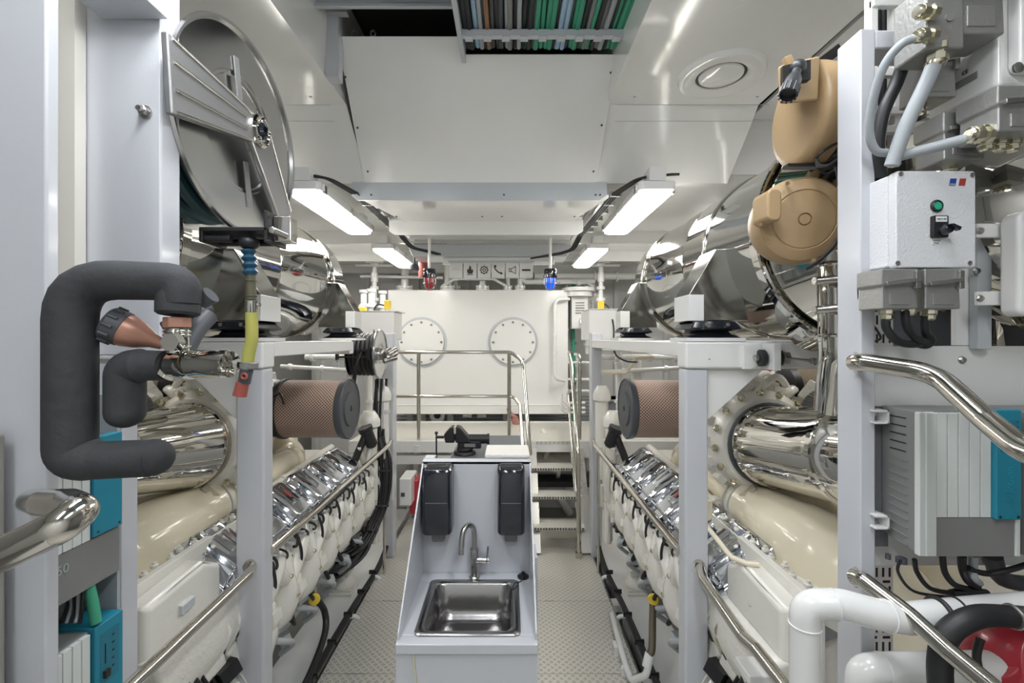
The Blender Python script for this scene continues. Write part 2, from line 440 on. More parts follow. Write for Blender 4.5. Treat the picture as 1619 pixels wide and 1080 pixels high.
# beyond: deck beams / boxes
m = M(); m.box(-.95,.59,3.61,4.4,3.0,3.115); struct('ceiling_beam', WHITE, m, .01)
root = thing('cable_box', 'flat grey box beam across the ceiling just above the row of warning signs', 'box', (-.17,4.6,2.85))
m = M(); m.prism([(-1.0,4.5,2.98),(-.95,4.5,2.86),(.58,4.5,2.86),(.63,4.5,2.98)], (0,.35,0)); m.build('casing', GREYP, root, .006)
m = M(); m.box(-.66,.46,4.56,4.6,2.79,2.86); m.box(-.62,.42,4.56,4.6,2.98,3.08); m.build_each('bracket', WHITE, root, .003)
# beams seen on the trunk inner sides
m = M(); m.box(-1.029,-1.0,-1.6,2.58,3.436,4.0); struct('trim_4', COOL, m, .004)
m = M(); m.box(.60,.619,-1.6,2.58,3.436,4.0); struct('trim_5', COOL, m, .004)
root = thing('hanger_bracket', 'short square white hanger post by the upper corner of the big sloping panel', 'bracket', P(526,100,2.42))
m = M(); a = X(516,2.4); b = X(537,2.4); m.box(a,b,2.38,2.45,Z(125,2.4),4.0); m.build('post', COOL, root, .004)
m = M(); m.box(a-.02,b+.05,2.36,2.40,Z(22,2.4)-.02,Z(5,2.4)); m.bolt((b+.03,2.36,Z(14,2.4)),(0,-1,0),.01); m.build_each('clip', GREYP, root, .003)
root = thing('deck_beam', 'pale grey deck beam crossing the dark gap above the big sloping panel', 'beam', (-.6,2.3,3.85))
m = M(); m.box(-1.0,-.25,2.25,2.27,Z(22,2.3),Z(2,2.3)+.2); m.box(-1.0,-.25,2.23,2.25,Z(26,2.3),Z(20,2.3)); m.build('web', GREYP, root, .004)
m = M(); m.torus(P(562,55,2.6),(0,1,.3),.022,.003); m.torus(P(590,53,2.6),(0,1,.3),.014,.005); m.build_each('eye_ring', STEEL, root)

# ---------------------------------------------------------------- cable tray with cables
ct = thing('cable_tray', 'galvanised ceiling cable tray over the sloping panel', 'tray', (.17,2.3,3.6))
m = M()
for x in (-.245,.605): m.box(x-.012,x+.012,-1.2,2.50,3.56,3.66)
m.build_each('side_rail', GREYP, ct, .002)
for y in (2.28, 1.5, .6):
    m = M(); m.box(-.25,.61,y,y+.03,3.565,3.60)
    for i in range(9): m.box(-.22+i*.093,-.18+i*.093,y-.004,y+.036,3.557,3.566)
    m.build('rung', COOL, ct, .002)
cols = [BLACK,BLACK,LBLUE,LGREY,BLACK,BRWNC,DKGR,BLACK,DKGR,LGREY,GREY,BLACK,LGREY,BLACK,BLACK,DKGR,GREEN,GREEN,GREEN,GREEN,BLACK,LBLUE,LBLUE,DKGR,GREEN,GREEN,BLACK,GREY,GREEN,BLACK,GREY,LGREY,BLACK,GREEN,GREEN,GREEN]
nm = {id(BLACK):'black',id(LBLUE):'pale blue',id(LGREY):'light grey',id(BRWNC):'brown',id(DKGR):'dark grey',id(GREY):'mid grey',id(GREEN):'green'}
for i, c in enumerate(cols):
    x = -.225+.81*(i+.5)/len(cols)
    r = .0115+.003*random.random(); ph = random.random()*6
    m = M(); pts = [(x+.006*math.sin(ph+y*2.2), y, 3.612+.006*math.sin(ph*2+y*1.7)) for y in [-1.2+.28*k for k in range(14)]]
    m.tube(pts, r, 8, sm=2)
    o = m.build('cable', c)
    tag(o, nm[id(c)]+' cable lying along the ceiling cable tray', 'cable', nm[id(c)]+' cables in the ceiling tray')
for i in range(30):     # second layer
    x = -.22+.81*(i+.3)/30; c = random.choice([BLACK,BLACK,DKGR,GREEN,LGREY])
    m = M(); m.tube([(x+.01*math.sin(i+y*1.8), y, 3.648) for y in [-1.2+.37*k for k in range(11)]], .011, 6, sm=2)
    o = m.build('cable', c); tag(o, nm[id(c)]+' cable lying along the ceiling cable tray', 'cable', nm[id(c)]+' cables in the ceiling tray')

# ---------------------------------------------------------------- lamps
def lamp(x, y0, y1, z, label, w=.22, em=LAMPE):
    root = thing('ceiling_light', label, 'lamp', (x,(y0+y1)/2,z+.09), 'fluorescent lights in two rows')
    m = M(); m.rbox((x,(y0+y1)/2,z+.055),(w,y1-y0,.05),.03,axis='z'); h = m.build('housing', WHITE, root, .008)
    m = M(); yc=(y0+y1)/2; L=y1-y0-.05
    def rr(wd, ln, zz, r):
        out=[]
        for cx,cy,a0 in ((wd/2-r,ln/2-r,0),(-wd/2+r,ln/2-r,PI/2),(-wd/2+r,-ln/2+r,PI),(wd/2-r,-ln/2+r,1.5*PI)):
            for i in range(5):
                a=a0+PI/2*i/4; out.append((x+cx+r*math.cos(a), yc+cy+r*math.sin(a), zz))
        return out
    m.loft([rr(w-.03,L,z+.03,.03),rr(w-.035,L-.01,z+.008,.03),rr(w-.07,L-.05,z,.025)]); m.build('diffuser', em, root)
    m = M()
    for sx in (-1,1):
        for yy in (y0+.07, yc, y1-.07): m.box(x+sx*(w/2)-.008,x+sx*(w/2)+.008,yy-.018,yy+.018,z+.02,z+.07)
    m.build_each('clip', STEEL, root)
    m = M(); m.box(x-.05,x+.05,y0-.0,y0+.12,z+.08,z+.16); m.box(x-.05,x+.05,y1-.12,y1,z+.08,z+.16); m.build_each('bracket', WHITE, root, .004)
    return root
lamp(-1.22,2.68,3.78,2.90,'lit fluorescent ceiling light nearest the steel hose reel')
lamp(-1.24,4.45,5.55,2.90,'lit fluorescent ceiling light beside the red beacon')
lamp(.88,2.68,3.78,2.90,'lit fluorescent ceiling light under the trunk with the round outlet')
lamp(.88,4.45,5.55,2.90,'lit fluorescent ceiling light beside the blue beacon')
lamp(-2.35,4.3,5.4,3.0,'lit fluorescent ceiling light behind the exhaust silencer on the red beacon side')
lamp(1.95,4.3,5.4,3.0,'lit fluorescent ceiling light behind the exhaust silencer on the blue beacon side')
lamp(-2.6,1.6,2.7,3.05,'lit fluorescent ceiling light above the engine by the steel hose reel')
lamp(2.3,1.6,2.7,3.05,'lit fluorescent ceiling light above the engine by the tan hose reels')
for x, y in ((-.75,-.9),(.45,-.9),(-.75,.55),(.45,.55)):  # unseen lamps added behind the camera to brighten the foreground
    lamp(x,y,y+1.0,3.30,'added fill light, unseen, over the entrance behind the camera',em=LAMPB)
# conduits beside the lamps
for s, nmx in ((-1,'red'),(1,'blue')):
    root = thing('conduit_run', 'black cable run on clips along the ceiling to the '+nmx+' beacon', 'cable', (s*.9,3.5,2.9))
    m = M()
    for k in range(3):
        o = .018*k
        if s < 0: pts = [(-1.32+o,2.72,3.03),(-1.12+o,2.75,3.03-o*.3),(-1.02+o,3.0,3.0),(-.98+o,4.1,2.97),(-.93+o,4.28,2.90),(-.75,4.32,2.865+o*.4),(-.68+o,4.34,2.85)]
        else: pts = [(1.02-o,2.72,3.03),(.82-o,2.75,3.03-o*.3),(.72-o,3.0,3.0),(.66-o,4.1,2.97),(.62-o,4.25,2.88),(.50,4.32,2.85+o*.4),(.22,4.5,2.84)]
        m.tube(pts, .0085, 8, fil=.12)
    m.build('cable', BLACK, root)
    m = M()
    for k in range(6):
        y = 3.0+k*.2; x = (-1.0 if s<0 else .70); m.box(x-.03,x+.045,y,y+.014,2.985,3.02)
    m.build_each('clip', STEEL, root)
    m = M(); x = -.955 if s<0 else .635
    m.box(x-.02,x+.02,3.05,4.6,3.02,3.06); m.build('tray', WHITE, root)
# beacons
for nmx, u, g in (('red',679,GLASSR),('blue',870,GLASSB)):
    Y = 4.3; c = P(u,440,Y); x = c.x
    root = thing('warning_beacon', nmx+' domed warning beacon hanging by the row of signs', 'beacon', c)
    m = M(); m.cyl((x,Y,Z(428,Y)),(x,Y,3.0),.014); m.build('stem', WHITE, root)
    m = M(); m.lathe([(.02,0),(.055,.004),(.06,.02),(.06,.06),(.066,.065),(.066,.085),(.058,.09)], (x,Y,Z(425,Y)), (0,0,-1), 28); m.build('base', BLKG, root)
    m = M(); t = Z(440,Y)
    m.lathe([(.05,0),(.05,.05),(.046,.075),(.034,.095),(.015,.106),(.0005,.109)], (x,Y,t), (0,0,-1), 28); m.build('dome', g, root)
    m = M()
    for k in range(8):
        a = 2*PI*k/8; R=.056
        m.tube([(x+R*math.cos(a),Y+R*math.sin(a),t),(x+R*math.cos(a),Y+R*math.sin(a),t-.06),(x+R*.7*math.cos(a),Y+R*.7*math.sin(a),t-.098),(x+.01*math.cos(a),Y+.01*math.sin(a),t-.116)], .0028, 6, sm=3)
    m.torus((x,Y,t-.05),(0,0,1),.056,.003,24,6); m.build('guard', STEEL, root)
# siren by red beacon
m = M(); c = P(655,422,4.6); m.lathe([(.02,0),(.045,.02),(.05,.06),(.04,.07)], c+Vector((0,0,.03)), (0,0,-1), 20); m.cyl(c+Vector((0,0,.03)),c+Vector((0,0,.35)),.01)
tag(m.build('alarm_sounder', DKGR), 'small dark round alarm sounder hanging beside the red beacon', 'alarm')
m = M(); c = P(669,415,4.9); m.cyl(c,c-Vector((0,0,.16)),.05); m.cyl(c,c+Vector((0,0,.25)),.012)
tag(m.build('alarm_lamp', REDP), 'dull red cylinder lamp hung behind the red beacon', 'alarm')
# sign row
Y = 4.55; root = thing('warning_sign_row', 'row of six square warning sign panels hung between red and blue beacons', 'sign', P(776,440,Y))
x0, x1, zt, zb = X(710,Y), X(843,Y), Z(415,Y), Z(439,Y); w = (x1-x0)/6
for i in range(6):
    m = M(); m.box(x0+i*w+.004,x0+(i+1)*w-.004,Y,Y+.07,zb,zt); pn = m.build('sign_panel', SIGNP, root, .004)
    m = M(); cx, cz, q = x0+(i+.5)*w, (zt+zb)/2, Y-.002
    def pl(pts): m.prism([(cx+a,q,cz+b) for a,b in pts],(0,.004,0))
    if i == 0: pl([(-.05,-.004),(.05,-.004),(.05,.0),(-.05,.0)]); pl([(-.03,.004),(.03,.004),(.02,.02),(-.02,.02)])
    if i == 1:
        pl([(-.03,-.05),(.03,-.05),(.03,-.043),(-.03,-.043)])
        pl([(-.022,-.038),(.022,-.038),(.032,-.012),(.024,.012),(.014,-.002),(.010,.03),(-.006,.05),(-.010,.018),(-.018,.004),(-.026,.014),(-.031,-.012)])
    if i == 2:
        m.torus((cx,Y-.001,cz),(0,1,0),.033,.0045,28,6); m.torus((cx,Y-.001,cz),(0,1,0),.014,.004,20,6)
        for k in range(8):
            a=PI*k/4; m.cyl((cx+.036*math.cos(a),Y,cz+.036*math.sin(a)),(cx+.046*math.cos(a),Y,cz+.046*math.sin(a)),.004,n=6)
    if i == 3: m.tube([(cx-.035,q,cz+.038),(cx-.028,q,cz+.01),(cx,q,cz-.02),(cx+.03,q,cz-.035)],.006,6,sm=5); m.tube([(cx-.038,q,cz+.042),(cx-.02,q,cz+.034)],.010,6); m.tube([(cx+.022,q,cz-.026),(cx+.04,q,cz-.040)],.010,6)
    if i == 4:
        for a,b in (((-.03,.015),(-.03,-.015)),((-.03,.015),(-.008,.015)),((-.03,-.015),(-.008,-.015)),((-.008,.015),(-.008,-.015)),((-.008,.012),(.035,.038)),((.035,.038),(.035,-.038)),((.035,-.038),(-.008,-.012))):
            m.cyl((cx+a[0],q,cz+a[1]),(cx+b[0],q,cz+b[1]),.0028,n=6)
    if i == 5: pl([(-.042,-.009),(.042,-.009),(.042,.009),(-.042,.009)])
    m.build('symbol', INK if i else GREYP, pn)
m = M(); m.box(x0-.01,x1+.01,Y+.005,Y+.075,zt-.002,zt+.02); m.box(x0+.05,x0+.08,Y+.02,Y+.05,zt,2.86); m.box(x1-.08,x1-.05,Y+.02,Y+.05,zt,2.86); m.build('mounting_rail', GREYP, root)
# ================================================================ TANK AND PLATFORM
Y = 6.1
root = thing('tank', 'big flat white tank with two round bolted manhole covers', 'tank', (-.38,6.5,1.1))
m = M(); m.box(-1.62,.80,Y,7.1,1.16,2.70); m.build('shell', WHITE, root, .012)
m = M(); m.box(-1.70,.82,Y-.03,7.1,1.04,1.165); m.box(-1.7,.83,Y-.035,Y,1.15,1.17); m.build('lower_flange', WHITE, root, .006)
for u in (667,811):
    c = P(u,541,Y)
    m = M(); m.lathe([(.302,0),(.302,.030),(.296,.036)], c, (0,-1,0), 56); cv = m.build('manhole_cover', WHITE, root)
    m = M(); m.ring(c+Vector((0,-.006,0)),(0,1,0),.335,.306,.012,56)
    m.build('cover_rim', GREYP, cv)
    m = M()
    for k in range(12):
        a = 2*PI*k/12+PI/2; m.bolt(c+Vector((.265*math.cos(a),-.036,.265*math.sin(a))),(0,-1,0),.012,.014)
    m.build_each('bolt', OCHRE, cv)
m = M()
for u,v in ((652,598),(812,583),(790,650),(690,652)): m.cyl(P(u,v,Y-.03),P(u,v,Y-.04),.004)
# pipe loop on the tank face
m = M(); m.tube([P(893,602,Y-.05),P(880,600,Y-.12),P(877,592,Y-.12),P(877,480,Y-.12),P(882,473,Y-.12),P(900,473,Y-.05)],.022,12,fil=.1)
for v in (530,492,560): m.cyl(P(877,v+2,Y-.12),P(877,v-2,Y-.12),.03)
m.build('sight_pipe', WHITE, root)
# pipes rising from the top of the tank
def flanged(p, h, r, name_label, elbow=None, m_=WHITE):
    m = M(); m.cyl(p,p+Vector((0,0,.03)),r*2.1); m.cyl(p+Vector((0,0,.035)),p+Vector((0,0,.06)),r*2.1)
    for k in range(6):
        a=PI*k/3; m.cyl(p+Vector((r*1.7*math.cos(a),r*1.7*math.sin(a),-.0)),p+Vector((r*1.7*math.cos(a),r*1.7*math.sin(a),.08)),.012,n=6)
    pts = [p, p+Vector((0,0,h))]
    if elbow: pts += [Vector(e) for e in elbow]
    m.tube(pts, r, 14, fil=r*2.5)
    o = m.build('tank_pipe', m_)
    return tag(o, name_label, 'pipe')
Yp = 6.3
flanged(P(708,458,Yp)-Vector((0,0,.02)), .55,.05,'thick white pipe rising from the tank top behind the first blank sign')
flanged(P(720,458,6.5)-Vector((0,0,.02)), .2,.035,'white flanged pipe bending sideways behind the flame sign', [P(745,441,6.5),P(745,441,7.0)])
flanged(P(763,458,Yp)-Vector((0,0,.02)), .55,.045,'white flanged vent pipe rising behind the phone sign')
flanged(P(803,458,Yp)-Vector((0,0,.02)), .28,.028,'slim white pipe rising from the tank behind the horn sign')
flanged(P(822,458,Yp)-Vector((0,0,.02)), .20,.035,'white pipe leaving the tank top towards the blue beacon', [P(830,446,Yp),P(940,445,Yp)])
flanged(P(640,458,Yp)-Vector((0,0,.02)), .5,.055,'stout white pipe rising from the tank beside the red beacon')
m = M(); m.tube([P(845,437,6.4),P(1010,437,6.4)],.05,14); 
for u in (940,975): m.cyl(P(u-1.5,437,6.4),P(u+1.5,437,6.4),.075)
tag(m.build('pipe', WHITE),'horizontal white pipe with a flange joint running past the blue beacon','pipe')
m = M(); m.tube([P(570,437,6.2),P(700,439,6.2)],.02,10); tag(m.build('pipe', WHITE),'thin horizontal white pipe passing behind the red beacon','pipe')
m = M(); m.tube([P(700,452,6.2),P(720,441,6.2),P(780,441,6.2),P(800,452,6.2)],.02,10,fil=.05); tag(m.build('pipe', WHITE),'thin white arched pipe over the tank behind the sign row','pipe')
for k,(u,yy) in enumerate(((592,6.0),(950,6.0))):
    m = M(); c = P(u,470,yy)
    for a,b,r in ((0,.6,.03),(.05,.09,.06),(.2,.24,.055),(.3,.42,.045),(.5,.54,.06)): m.cyl(c+Vector((0,0,a-.1)),c+Vector((0,0,b-.1)),r)
    m.obox(c+Vector((0,0,.47)),(.22,.05,.05)); m.cyl(c+Vector((-.25,0,.42)),c+Vector((.25,0,.42)),.018)
    tag(m.build('valve_riser', WHITE),'white pipe riser with stacked flanges by the '+('red' if k==0 else 'blue')+'-beacon end of the tank','pipe')
for k,(u,yy) in enumerate(((575,5.4),(605,5.6),(587,5.2))):
    m = M(); c = P(u,500,yy)
    m.cyl(c,c+Vector((0,0,.26)),.035); m.lathe([(.06,0),(.06,.03),(.03,.05),(.025,.16),(.05,.18),(.05,.21)], c+Vector((0,0,.1)),(0,0,1),16)
    tag(m.build('vent_head', WHITE),('slim white vent head behind the yellow tank sensors','short white vent head nearest the tank edge','white vent head in front of the yellow sensor')[k],'pipe')
# below the tank, over the platform: pipe ends and legs
for k,(u,v,r,lab) in enumerate(((692,656,.09,'large round white pipe flange under the tank'),(739,652,.05,'square white valve block under the tank, nearer the large flange'),(762,652,.05,'square white valve block under the tank, farther from the large flange'))):
    c = P(u,v,6.3)
    m = M()
    if k==0: m.lathe([(r*1.15,0),(r*1.15,.04),(r*.55,.04),(r*.5,.0)],c,(0,-1,0),28,False); m.cyl(c,c+Vector((0,.3,0)),r*.5)
    else: m.box(c.x-.06,c.x+.06,6.26,6.34,c.z-.065,c.z+.065); m.ring(c+Vector((0,-.05,0)),(0,1,0),.045,.03,.03)
    rt = m.build('pipe_flange', WHITE); tag(rt,lab,'pipe')
    m = M(); m.cyl(c+Vector((0,-.03,0)),c+Vector((0,-.035,0)),r*.5); m.build('opening', DARKV, rt)
for u in (648,668,712,800,830):
    m = M(); c = P(u,655,6.5); m.cyl((c.x,6.5,-.7),(c.x,6.5,1.1),.05); m.cyl((c.x,6.5,1.0),(c.x,6.5,1.02),.08)
    tag(m.build('support_stub', WHITE),'short white round leg carrying the tank above the platform','leg','short legs under the tank')
m = M(); c=P(803,660,6.0); m.tube([c+Vector((0,0,.12)),c+Vector((.04,0,.04)),c+Vector((.1,0,0))],.025,10,fil=.03); m.cyl(c+Vector((.08,0,0)),c+Vector((.12,0,-.09)),.05)
tag(m.build('drain_valve', mat('faded_red',(.42,.20,.17),.5)),'faded red capped drain valve under the tank beyond the platform rail','valve')
# dark louvre panel behind, under the tank
m = M()
for i in range(10): m.box(-1.7,1.4,6.9,6.93,.70+i*.05,.73+i*.05)
tag(m.build('louvre_panel', LGREY),'pale slatted panel low behind the tank legs','panel')
# platform railing (chrome)
yr = 5.06; R = .021
root = thing('platform_railing', 'polished steel railing along the platform edge in front of the tank', 'railing', (-.4,yr,.92))
m = M(); m.tube([(-1.5,yr,1.895),(X(808,yr),yr,1.895),(X(826,yr),yr-.02,1.80),(X(828,5.0),4.98,1.68),(X(838,4.2),4.2,.98)],R,14,fil=.12); m.build('top_rail', RAILM, root)
m = M(); m.tube([(-1.5,yr,1.405),(X(812,yr),yr,1.405),(X(822,5.0),5.0,1.32),(X(834,4.1),4.15,.55)],R*.9,14,fil=.10); m.build('mid_rail', RAILM, root)
for u in (662,805):
    m = M(); m.cyl((X(u,yr),yr,.86),(X(u,yr),yr,1.895),R); m.build('post', RAILM, root)
    m = M(); m.box(X(u,yr)-.03,X(u,yr)+.03,yr-.09,yr+.02,.80,.88) ; m.build('post_foot', WHITE, root, .004)
# stair
root = thing('stair', 'short steel ladder stair with perforated treads up to the platform', 'stairs', (.5,4.6,0))
for k,(z,y) in enumerate(((.69,4.78),(.46,4.58),(.23,4.38))):
    m = M(); m.box(.24,.74,y,y+.20,z-.03,z)
    tr = m.build('tread', TREAD, root, .002)
    m = M()
    for i in range(18): m.box(.25+i*.027,.266+i*.027,y-.002,y,z-.024,z-.006)
    m.build('nosing_slot', DKGR, tr)
for x in (.235,.745):
    m = M(); m.bar((x,5.0,.86),(x,4.30,.02),.012,.14,up=(1,0,0)); m.build('stringer', STEEL, root)
# stair rails on the far side (right)
root = thing('stair_railing', 'polished steel double handrail beside the stair, farther from the sink', 'railing', (.75,4.4,0))
m = M(); m.tube([(X(905,5.3),5.5,1.88),(X(900,5.1),5.1,1.88),(X(903,5.0),4.98,1.78),(X(914,4.28),4.28,.98),(X(915,4.28),4.26,.03)],.022,14,fil=.10); m.build('top_rail', RAILM, root)
m = M(); m.tube([(X(916,5.2),5.5,1.86),(X(916,5.1),5.1,1.86),(X(916,5.08),5.06,1.78),(X(916,5.08),5.06,.9)],.022,14,fil=.08); m.build('post', RAILM, root)
m = M(); m.tube([(X(903,5.3),5.5,1.42),(X(898,5.1),5.1,1.42),(X(899,5.0),5.0,1.34),(X(913,4.28),4.30,.55)],.017,12,fil=.08); m.build('mid_rail', RAILM, root)
m = M(); m.cyl((X(915,4.26),4.26,0),(X(915,4.26),4.26,.05),.032); m.build('foot', RAILM, root)
# curved small rails by the column
for k,v in enumerate((637,645,652)):
    m = M(); m.tube([P(925,v,5.6),P(893,v,5.6),P(888,v-6,5.6),P(888,v-14,5.6)],.016,8,fil=.04)
    tag(m.build('pipe', WHITE),('uppermost','middle','lowest')[k]+' of three thin white pipes bent upward by the stair railing','pipe')
# machinery glimpsed under the platform through the stair
root = thing('bilge_pump', 'white pump with bolted flanges under the platform, seen between the stair treads', 'pump', (.55,5.6,-.1))
m = M(); m.cyl((.15,5.6,.52),(.95,5.6,.52),.14); m.cyl((.30,5.6,.52),(.34,5.6,.52),.19); m.cyl((.58,5.6,.52),(.62,5.6,.52),.19); m.ball((.2,5.55,.60),.12)
m.build('casing', CASTW, root)
m = M()
for x in (.2,.45,.8): m.tube([(x,5.5,.6),(x+.03,5.45,.8),(x-.05,5.5,.95)],.03,10,sm=4)
m.build('pipe', CASTW, root)
m = M(); m.box(.05,1.05,5.35,5.8,.30,.36); m.build('base', BLACK, root)
m = M(); m.tube([(.2,5.5,.15),(.6,5.5,.16),(.75,5.6,-.1)],.05,12,fil=.1); m.cyl((.3,5.5,.15),(.34,5.5,.15),.08)
tag(m.build('pipe', CASTW),'white bilge pipe low behind the stair','pipe')
# things between the platform and the left column / right column
root = thing('storage_crate', 'grey plastic crate stacked on another beyond the frame post, upper one', 'crate', (1.3,5.9,1.2))
m = M(); m.box(X(948,5.8),X(985,5.8),5.8,6.2,Z(665,5.8),Z(632,5.8)); m.box(X(947,5.8),X(986,5.8),5.78,6.2,Z(636,5.8),Z(632,5.8)); m.build('body', GREYB, root, .01)
for u in (957,968,978):
    m = M(); m.box(X(u,5.8)-.008,X(u,5.8)+.008,5.785,5.8,Z(664,5.8),Z(637,5.8)); m.build_each('rib', GREYB, root)
root = thing('storage_crate', 'grey plastic crate on the platform beyond the frame post, lower one', 'crate', (1.3,5.9,.92))
m = M(); m.box(X(948,5.8),X(985,5.8),5.8,6.2,.92,Z(668,5.8)); m.box(X(947,5.8),X(986,5.8),5.78,6.2,Z(671,5.8),Z(667,5.8)); m.build('body', GREYB, root, .01)
m = M()
for u in (957,968,978): m.box(X(u,5.8)-.008,X(u,5.8)+.008,5.785,5.8,.93,Z(672,5.8))
m.build_each('rib', GREYB, root)
# instruments beside the tank: filter cabinet, gauge, pipes
m = M(); c=P(915,480,6.2); m.box(c.x-.11,c.x+.11,6.1,6.3,Z(520,6.2),Z(466,6.2)); m.cyl((c.x,6.2,Z(462,6.2)),(c.x,6.2,Z(456,6.2)),.24); m.cyl((c.x,6.2,Z(470,6.2)),(c.x,6.2,Z(462,6.2)),.2)
root = m.build('filter_housing', WHITE, None, .005); tag(root,'white filter cabinet with round lid beside the tank','filter')
m = M()
for i in range(5): m.box(c.x-.06,c.x+.06,6.09,6.1,Z(495-i*4,6.2),Z(497-i*4,6.2)+.006)
m.build('grille', GREY, root)
root = thing('pressure_gauge', 'round white pressure gauge on the pipework beside the tank', 'gauge', P(921,508,6.0))
m = M(); c=P(921,508,6.0); m.lathe([(.05,0),(.05,-.02),(.045,-.025)],c,(0,1,0),24); m.cyl(c+Vector((0,.0,-.05)),c+Vector((0,0,-.2)),.012); m.build('case', STEEL, root)
m = M(); m.cyl(c+Vector((0,-.0,0)),c+Vector((0,-.027,0)),.042); m.build('dial', WHITE, root)
m = M(); m.bar(c+Vector((0,-.03,0)),c+Vector((-.02,-.03,.025)),.004,.003,up=(0,1,0)); m.build('needle', INK, root)
random.seed(5)
for k,(u,a,b,r,mm,l) in enumerate(((897,450,640,.02,WHITE,'thin white vertical pipe at the tank edge'),(906,448,700,.028,GREEN,'green painted vertical pipe between the tank and the frame post'),(900,470,700,.035,GREY,'grey vertical conduit beside the tank'),(928,440,560,.03,WHITE,'white vertical pipe with flanges behind the yellow sensor'),(937,440,540,.02,WHITE,'slim white vertical pipe behind the yellow sensor'),(912,560,700,.02,WHITE,'white vertical pipe behind the stair railing'))):
    m = M(); m.cyl(P(u,a,6.4),P(u,b,6.4),r); 
    for j in range(4):
        v=a+(b-a)*(j+.5)/4; m.cyl(P(u,v-2,6.4),P(u,v+2,6.4),r*1.7)
    tag(m.build('pipe', mm), l, 'pipe')
for k,(v,r) in enumerate(((447,.02),(600,.02),(573,.018),(618,.02))):
    m = M(); m.tube([P(885+5*k,v,6.25),P(930,v,6.25),P(940,v+10,6.25)],r,8,fil=.05); m.cyl(P(912,v,6.25),P(918,v,6.25),r*2)
    tag(m.build('pipe', WHITE),('topmost','third','second','lowest')[k]+' of the short horizontal white pipes beside the tank','pipe')

# ================================================================ SINK CONSOLE
x0,x1,y0,y1 = -.425,.11,1.72,2.33
root = thing('sink_console', 'white wash stand with splash walls around a steel sink in the aisle', 'sink unit', (-.157,2.0,0))
m = M(); m.box(x0,x1,y0,y1,0,.73); m.build('cabinet', COOL, root)
m = M(); m.loft([[(x0,y0,z),(x1,y0,z),(x1,y1,z),(x0,y1,z)] for z in (.73,.86)], cap=False); m.loft([[(x0+.012,y0+.012,z),(x1-.012,y0+.012,z),(x1-.012,y1-.012,z),(x0+.012,y1-.012,z)] for z in (.86,.73)], cap=False); m.build('upper_walls', COOL, root)
# counter with a hole for the basin
sx0,sx1,sy0,sy1 = -.355,.035,1.765,2.15
m = M()
zc0,zc1=.86,.90
m.box(x0-.002,x1+.002,y0-.01,sy0,zc0,zc1); m.box(x0-.002,x1+.002,sy1,y1,zc0,zc1); m.box(x0-.002,sx0,sy0,sy1,zc0,zc1); m.box(sx1,x1+.002,sy0,sy1,zc0,zc1)
m.build('counter', COOL, root, .006)
m = M(); m.box(x0+.0,x1-.0,2.235,2.25,.90,1.446); m.box(x0,x1,2.235,2.29,1.43,1.447); bp = m.build('back_panel', COOL, root, .003)
for s,x in ((-1,x0),(1,x1)):
    m = M(); m.prism([(x,1.735,.90),(x,1.735,.925),(x,1.80,.99),(x,2.17,1.36),(x,2.235,1.44),(x,2.235,.90)],(-.008*s,0,0)); m.build('side_panel', COOL, root, .002)
m = M(); m.prism([(x0+.09,1.7085,0.60),(x0+.094,1.7085,.6),(x0+.07,1.7085,.86),(x0+.066,1.7085,.86)],(0,.012,0)); m.build('stain', mat('faint_yellow_stain',(.66,.62,.46),.5), root)
m = M(); m.box(x1,x1+.03,2.2,2.35,.62,.99); m.box(x1,x1+.02,2.15,2.6,.2,.9); m.build('side_box', COOL, root, .003)
# basin
def rr2(x0,x1,y0,y1,z,r,k=5):
    out=[]
    for cx,cy,a0 in ((x1-r,y1-r,0),(x0+r,y1-r,PI/2),(x0+r,y0+r,PI),(x1-r,y0+r,1.5*PI)):
        for i in range(k+1):
            a=a0+PI/2*i/k; out.append((cx+r*math.cos(a),cy+r*math.sin(a),z))
    return out
sink = thing('sink', 'square stainless steel sink bowl set in the white wash stand', 'sink', (-.16,1.96,.74))
a0,a1,b0,b1 = -.368,.048,1.752,2.162
m = M()
m.loft([rr2(a0,a1,b0,b1,.899,.03),rr2(a0,a1,b0,b1,.906,.03),rr2(a0+.01,a1-.01,b0+.01,b1-.01,.910,.028),rr2(a0+.028,a1-.028,b0+.028,b1-.028,.907,.03),rr2(a0+.034,a1-.034,b0+.034,b1-.036,.898,.05),
        rr2(a0+.042,a1-.042,b0+.042,b1-.045,.80,.06),rr2(a0+.055,a1-.055,b0+.055,b1-.058,.762,.06),rr2(a0+.09,a1-.09,b0+.09,b1-.09,.748,.05),rr2(a0+.2,a1-.2,b0+.2,b1-.2,.743,.004)],cap=False)
m.add(rr2(a0+.2,a1-.2,b0+.2,b1-.2,.743,.004),[list(range(24))])
bw = m.build('bowl', SINKM, sink, angle=70)
m = M(); c=(-.055,1.86,.7475); m.lathe([(.001,.002),(.012,.002),(.03,.0),(.034,.004),(.042,.005),(.044,.0)],c,(0,0,1),28); dr = m.build('drain', SINKM, sink)
m = M()
for k in range(6):
    a=PI*k/3; m.cyl((c[0]+.018*math.cos(a),c[1]+.018*math.sin(a),c[2]+.001),(c[0]+.018*math.cos(a),c[1]+.018*math.sin(a),c[2]+.0035),.0045,n=8)
m.build_each('drain_hole', INK, dr)
m = M()
for k in range(8): m.box(a1-.0445,a1-.0425,2.02+k*.009,2.025+k*.009,.83,.855)
m.build('overflow_slot', DKGR, sink)
